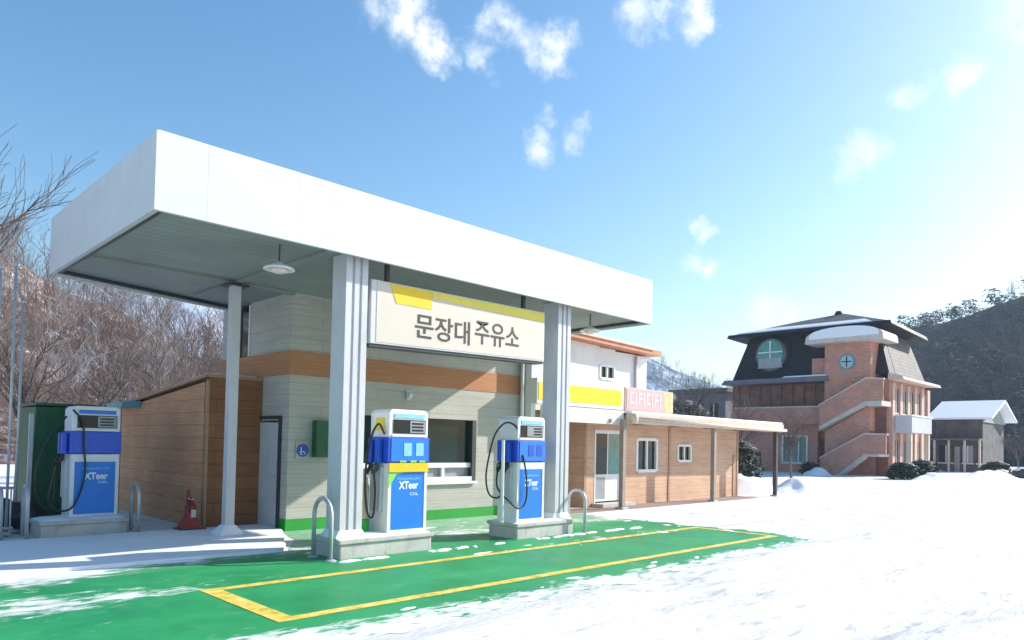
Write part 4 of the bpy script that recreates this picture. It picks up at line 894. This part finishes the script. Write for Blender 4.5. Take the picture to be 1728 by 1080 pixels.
# second, farther house peeping out between porch and pink house
g2 = thing('grey_house', (60, 33, 0), 'distant plain grey house with thin dark roof edge left of the pink house', 'house')
MB().box(58, 66, 31.5, 36.5, -.3, 6.6).build('wall', mat('distant_grey_wall', (.16, .165, .18), .85, 0, 0, 10, .15, 1), g2)
MB().box(57.4, 66.6, 31.0, 37, 6.61, 6.95).build('roof', m_slate2, g2)
for y in (32.2, 33.6, 35.0):
    w_ = MB().box(57.95, 57.999, y, y+.8, 4.2, 5.6).build('window', m_window, g2); MB().box(57.92, 57.949, y+.36, y+.44, 4.2, 5.6).build('window_frame', m_white, w_)

# ------------------------------------------------------------------ hills
def hill(name, prof, r0, r1, m, seed, kind='structure', zr=.08, freq=.06, mid=.0):
    """prof: list of (azimuth deg, crest elevation deg) seen from the forecourt"""
    azs = []; a = prof[0][0]; step = .6
    while a <= prof[-1][0]+1e-6: azs.append(a); a += step
    def el(a):
        for (a0, e0), (a1, e1) in zip(prof, prof[1:]):
            if a0 <= a <= a1: return e0+(e1-e0)*(a-a0)/(a1-a0)
        return prof[-1][1]
    nr = 26; mb = MB(); tbl = {}
    def H(a, t):
        rc = r1; ht = math.tan(R(el(a)))*rc+1.7
        s_ = t if t < 1 else 2-t
        z = ht*(s_**1.15)*(1 if t <= 1 else .9)
        r = r0+(r1-r0)*t; x = r*math.cos(R(a)); y = r*math.sin(R(a))
        return x, y, z*(1+zr*noise.fractal(Vector((x*freq, y*freq, seed)), 1, 2, 4)*min(1, s_*3))-.4
    for i, a in enumerate(azs):
        for j in range(nr+1): mb.v.append(H(a, j/nr*1.5))
    for i in range(len(azs)-1):
        for j in range(nr): b0 = i*(nr+1)+j; mb.f.append((b0, b0+1, b0+nr+2, b0+nr+1))
    o = mb.build(name, m, smooth=True); tag(o, kind=kind)
    bm = bmesh.new(); bm.from_mesh(o.data); bmesh.ops.recalc_face_normals(bm, faces=bm.faces)
    if sum(f_.normal.z for f_ in bm.faces) < 0: bmesh.ops.reverse_faces(bm, faces=bm.faces)
    bm.to_mesh(o.data); bm.free()
    return H
hm_left = hill_mat('leaf_litter_slope', (.11, .075, .06), (.25, .17, .135), (.66, .64, .66), .505, .60, .5)
hm_right = hill_mat('dark_wooded_slope', (.015, .020, .020), (.04, .042, .042), (.30, .32, .36), .53, .64, .10)
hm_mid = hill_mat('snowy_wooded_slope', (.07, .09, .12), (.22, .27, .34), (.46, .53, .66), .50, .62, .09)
Hl = hill('left_hill', [(60, 6.0), (64, 7.0), (66, 6.6), (68.5, 6.0), (70, 6.6), (72, 7.9), (75, 9.3), (78, 10.4), (81, 12.0), (86, 14), (95, 15), (110, 14)], 46, 85, hm_left, 1)
Hr = hill('right_hill', [(-15, 9), (0, 11), (9.5, 10.5), (13.8, 9.3), (17.4, 8.4), (20, 6.6), (23, 3.2), (26, 1.2)], 115, 210, hm_right, 2, freq=.03)
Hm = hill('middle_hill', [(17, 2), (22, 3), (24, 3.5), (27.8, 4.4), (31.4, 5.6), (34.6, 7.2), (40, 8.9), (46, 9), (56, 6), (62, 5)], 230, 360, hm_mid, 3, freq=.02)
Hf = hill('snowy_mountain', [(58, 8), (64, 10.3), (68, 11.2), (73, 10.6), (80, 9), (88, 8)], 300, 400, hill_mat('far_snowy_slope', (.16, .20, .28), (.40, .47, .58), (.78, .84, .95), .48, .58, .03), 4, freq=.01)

# ------------------------------------------------------------------ trees
def bare_tree(rnd, height, levels, spread, kids, sides=5, lean=(0, 0), r0=.12, up=.35, twig=.004):
    tr_, cr_ = MB(), MB()
    def grow(p, d, L, r, lev):
        segs = 4 if lev < 2 else 3; pts = [p]; rs = [r]; q = p.copy(); dd = d.copy()
        for i in range(segs):
            dd = (dd+Vector((rnd.gauss(0, .13), rnd.gauss(0, .13), rnd.gauss(.04, .08)))*(1 if lev else .5)).normalized()
            q = q+dd*L/segs; pts.append(q.copy()); rs.append(max(twig, r*(1-.45*(i+1)/segs)) if lev < levels else max(twig, r*(1-.7*(i+1)/segs)))
        (tr_ if lev == 0 else cr_).tube(pts, rs, sides if lev < 2 else 3, cap=False)
        if lev >= levels: return
        n = kids[lev]
        for k in range(n):
            t = (.35+.65*(k+1)/n) if lev else (.28+.72*(k+1)/n)
            idx = min(int(t*segs), segs-1); fr = t*segs-idx; bp = pts[idx].lerp(pts[idx+1], min(1, fr))
            ang = rnd.uniform(0, 2*math.pi); dv = (pts[idx+1]-pts[idx]).normalized(); s_ = dv.orthogonal().normalized(); s_ = Matrix.Rotation(ang, 3, dv) @ s_
            a = R(rnd.uniform(*spread)); nd = (dv*math.cos(a)+s_*math.sin(a)+Vector((0, 0, up))).normalized()
            grow(bp, nd, L*rnd.uniform(.55, .8)*(1 if lev else .75), max(twig, rs[idx]*.6), lev+1)
    grow(Vector((0, 0, -.1)), Vector((lean[0], lean[1], 1)).normalized(), height*.5, r0, 0)
    return tr_, cr_
def tree_proto(seed, **k):
    r_ = random.Random(seed); a, b = bare_tree(r_, **k); return a, b
P = []
for sd_, kk in ((1, dict(height=7, levels=4, spread=(25, 55), kids=(7, 5, 5, 4), r0=.14)), (2, dict(height=6, levels=4, spread=(30, 65), kids=(8, 5, 5, 4), r0=.12)), (5, dict(height=8, levels=4, spread=(20, 45), kids=(8, 6, 4, 4), r0=.15))):
    a, b = tree_proto(sd_, **kk); tm = MB.build(a, 'trunk', m_bark); cm = MB.build(b, 'crown', m_twig)
    P.append((tm.data, cm.data)); bpy.data.objects.remove(tm); bpy.data.objects.remove(cm)
def place_tree(i, x, y, z, s, rz, label, group):
    t = thing('bare_tree', (x, y, z), label, 'tree', group); t.rotation_euler.z = rz; t.scale = (s, s, s)
    for nm, me in (('trunk', P[i][0]), ('crown', P[i][1])):
        o = bpy.data.objects.new(nm, me); col.objects.link(o); o.parent = t
G1 = 'bare trees between the station and the left hill'
place_tree(2, 1.3, 17.6, 0, 1.1, 1.0, 'bare tree at the left edge whose upper twigs stand against the blue sky', G1)
place_tree(1, 2.6, 25.5, 0, 1.05, 2.0, 'bare tree rising behind the tall steel poles', G1)
place_tree(0, 5.1, 27.0, 0, .85, .4, 'bare tree directly above the green container', G1)
place_tree(1, 7.2, 26.0, 0, .85, 3.1, 'bare tree with fanned branches above the teal sheet roof', G1)
place_tree(0, 9.4, 27.5, 0, .80, 4.4, 'bare tree with fanned branches above the wooden shed roof', G1)
place_tree(2, 12.3, 30.0, 0, .75, 5.1, 'bare tree seen just left of the slender canopy post', G1)
G2 = 'bare trees in front of the pink house'
place_tree(1, 37.5, 19.5, 0, .85, .3, 'bare tree before the left balcony of the pink house', G2)
place_tree(0, 40.0, 17.6, 0, .62, 2.2, 'small bare tree before the ground floor window of the pink house', G2)
place_tree(2, 36.5, 21.6, 0, .80, 3.9, 'bare tree left of the pink house beside the grey house', G2)
place_tree(1, 70.0, 12.0, 0, .75, 1.4, 'bare tree right of the small gabled house', G2)

def forest(name, H, az, tt, n, hgt, m, seed, thick=.05, kind='stuff', conifer=0, trunkm=None, cone_m=None):
    """a wood that reads as one mass: merged low detail trees standing on the hill"""
    r_ = random.Random(seed); tw = MB(); co = MB()
    for i in range(n):
        a = r_.uniform(*az); t = r_.uniform(*tt); x, y, z = H(a, t); h = hgt*r_.uniform(.6, 1.25)
        if r_.random() < conifer:
            nl = 75; rad = h*r_.uniform(.34, .5)
            for k in range(nl):
                u = r_.random()**.8; zz = z+h*(.15+.85*u); rr = rad*2*math.sqrt(max(0, u*(1.02-u)))*(.55+.5*r_.random())+.1; an = r_.uniform(0, 6.283)
                cx, cy = x+rr*math.cos(an), y+rr*math.sin(an); s_ = h*r_.uniform(.03, .065)
                d1 = Vector((math.cos(an), math.sin(an), -.5))*s_; d2 = Vector((-math.sin(an), math.cos(an), r_.uniform(-.4, .4)))*s_
                c0 = Vector((cx, cy, zz)); co.face(c0-d1-d2, c0+d1-d2*.6, c0+d1*1.1+d2*.7, c0-d1*.6+d2)
        else:
            def br(p, d, L, r, lev):
                q = p+d*L; b0 = len(tw.v); o_ = d.orthogonal().normalized()*r; o2 = d.cross(o_).normalized()*r
                tw.v.extend([tuple(p+o_), tuple(p-o_*.5+o2*.87), tuple(p-o_*.5-o2*.87), tuple(q)])
                tw.f.extend([(b0, b0+1, b0+3), (b0+1, b0+2, b0+3), (b0+2, b0, b0+3)])
                if lev < 3:
                    for k in range((7, 4, 3)[lev]):
                        tt_ = r_.uniform(.3, .9); s_ = Matrix.Rotation(r_.uniform(0, 6.283), 3, d) @ d.orthogonal().normalized()
                        an = R(r_.uniform(25, 55)); nd = (d*math.cos(an)+s_*math.sin(an)+Vector((0, 0, .25))).normalized()
                        br(p+d*L*tt_, nd, L*r_.uniform(.4, .62), r*.55, lev+1)
            br(Vector((x, y, z-.3)), Vector((r_.gauss(0, .06), r_.gauss(0, .06), 1)).normalized(), h, thick*h/6, 0)
    if tw.v: tag(tw.build(name, m), kind=kind)
    if co.v: tag(co.build('conifer_wood' if tw.v else name, cone_m), kind=kind)
fm_left = mat('hillside_twigs', (.25, .165, .13), .9, 0, 0, 10, .35, .15)
fm_pale = mat('pale_trunks', (.46, .43, .42), .9, 0, 0, 10, .3, .15)
fm_dark = mat('dark_twigs', (.10, .078, .07), .9, 0, 0, 10, .5, .04)
fm_con = mat('conifer_needles', (.028, .044, .036), .9, 0, 0, 10, .75, .035)
forest('hillside_wood', Hl, (62, 92), (.02, 1.02), 520, 4.4, fm_left, 11, .07)
forest('pale_birch_wood', Hl, (70, 92), (.05, .85), 170, 4.5, fm_pale, 12, .09)
forest('bare_wood', Hr, (-2, 22), (.0, .9), 900, 4.4, fm_dark, 13, .12, conifer=0)
forest('conifer_wood', Hr, (-2, 24), (.0, 1.03), 1500, 3.7, fm_dark, 14, .12, conifer=1, cone_m=fm_con)
forest('bare_wood', Hm, (20, 34), (.1, 1.02), 260, 4.0, mat('grey_twigs', (.12, .12, .13), .9, 0, 0, 10, .3, .03), 15, .16)

def shrub(x, y, r, h, seed, label, m=None, group=None, snow=True, name='shrub'):
    t = thing(name, (x, y, 0), label, 'shrub', group); r_ = random.Random(seed); f_ = MB()
    for k in range(900):
        u = r_.random(); an = r_.uniform(0, 6.283); ph_ = math.acos(r_.uniform(-.65, 1)); rr = r*(.55+.45*u)*(1+.35*nz3(math.cos(an)*2+seed, math.sin(an)*2, ph_))
        c0 = Vector((x+rr*math.sin(ph_)*math.cos(an), y+rr*math.sin(ph_)*math.sin(an), max(.02, h*.38+h*.6*math.cos(ph_)*(.6+.4*u)))); s_ = r_.uniform(.04, .09)*r/.6
        a_ = Vector((r_.gauss(0, 1), r_.gauss(0, 1), r_.gauss(0, 1))).normalized()*s_; b_ = a_.orthogonal().normalized()*s_*.7
        f_.face(c0-a_, c0+b_, c0+a_, c0-b_)
    f_.build('foliage', m or m_shrub, t)
    MB().tube([(x, y, -.02), (x, y, h*.6)], .04, 6).build('stem', m_bark, t)
    if snow:
        s = MB(); s.v = []; 
        for k in range(120):
            an = r_.uniform(0, 6.283); rr = r*.75*math.sqrt(r_.random()); c0 = Vector((x+rr*math.cos(an), y+rr*math.sin(an), h*.98-(rr/r)**2*h*.35)); q = .09*r/.6
            s.face(c0+Vector((-q, -q, 0)), c0+Vector((q, -q*.8, .01)), c0+Vector((q*.8, q, 0)), c0+Vector((-q, q*.7, .015)))
        s.build('snow_dusting', m_snowpl, t)
GB = 'dark snow dusted bushes'
shrub(47.4, 14.0, .9, 1.05, 1, 'round dark bush left of the snow bank at the pink house corner', None, GB)
shrub(49.8, 13.6, .9, 1.2, 2, 'dark bush right behind the snow bank at the pink house corner', None, GB)
shrub(27.6, 14.6, 1.1, 2.1, 3, 'dark green bush behind the porch end and its snow heap', None, GB)
shrub(25.6, 14.6, .8, 1.6, 4, 'dark bush against the right end wall of the wooden annex', None, GB)
shrub(38, 23.5, 2.0, 4.6, 5, 'large dark bush showing over the porch roof left of the pink house', None, GB)
shrub(35, 25.5, 2.0, 4.8, 6, 'large dark bush over the porch roof right of the pink sign', None, GB)
shrub(48.2, 19.9, .7, .9, 7, 'small dark bush at the foot of the pink house stairs', None, GB)
shrub(62.5, 12.2, 1.0, 1.1, 9, 'dark bush before the gabled house near the right edge', None, GB)
for i, (x, y, r, lb) in enumerate([(60.5, 10.3, .55, 'snow capped rock left of the pair near the right edge'), (62.0, 9.7, .6, 'rightmost snow capped rock at the right edge'), (59.0, 11.2, .45, 'smallest snow capped rock before the gabled house')]):
    t = thing('garden_rock', (x, y, 0), lb, 'rock', 'snow capped rocks at the right edge')
    o = lump('stone', 0, 0, r*.5, r, m_dark, None, None, seed=i*3.1); o.parent = t
    for k in ('label', 'category'):
        if k in o: del o[k]
    o2 = lump('snow_cap', 0, 0, r*.95, r*.75, m_snowpl, None, None, seed=i*3.1+1, sq=.5); o2.parent = t
bpy.context.view_layer.update()

# ------------------------------------------------------------------ air
HAZE = .00055
hz = MB().box(-905, 905, -905, 905, -60, 100).build('haze', bpy.data.materials.new('air'))
hm = hz.data.materials[0]; hm.use_nodes = True; nt = hm.node_tree
for n in list(nt.nodes):
    if n.type != 'OUTPUT_MATERIAL': nt.nodes.remove(n)
pv = N(nt, 'ShaderNodeVolumePrincipled', ins={'Color': (.60, .78, 1.0, 1), 'Density': HAZE, 'Anisotropy': .2})
nt.links.new(pv.outputs[0], [n for n in nt.nodes if n.type == 'OUTPUT_MATERIAL'][0].inputs['Volume'])
tag(hz, kind='stuff')
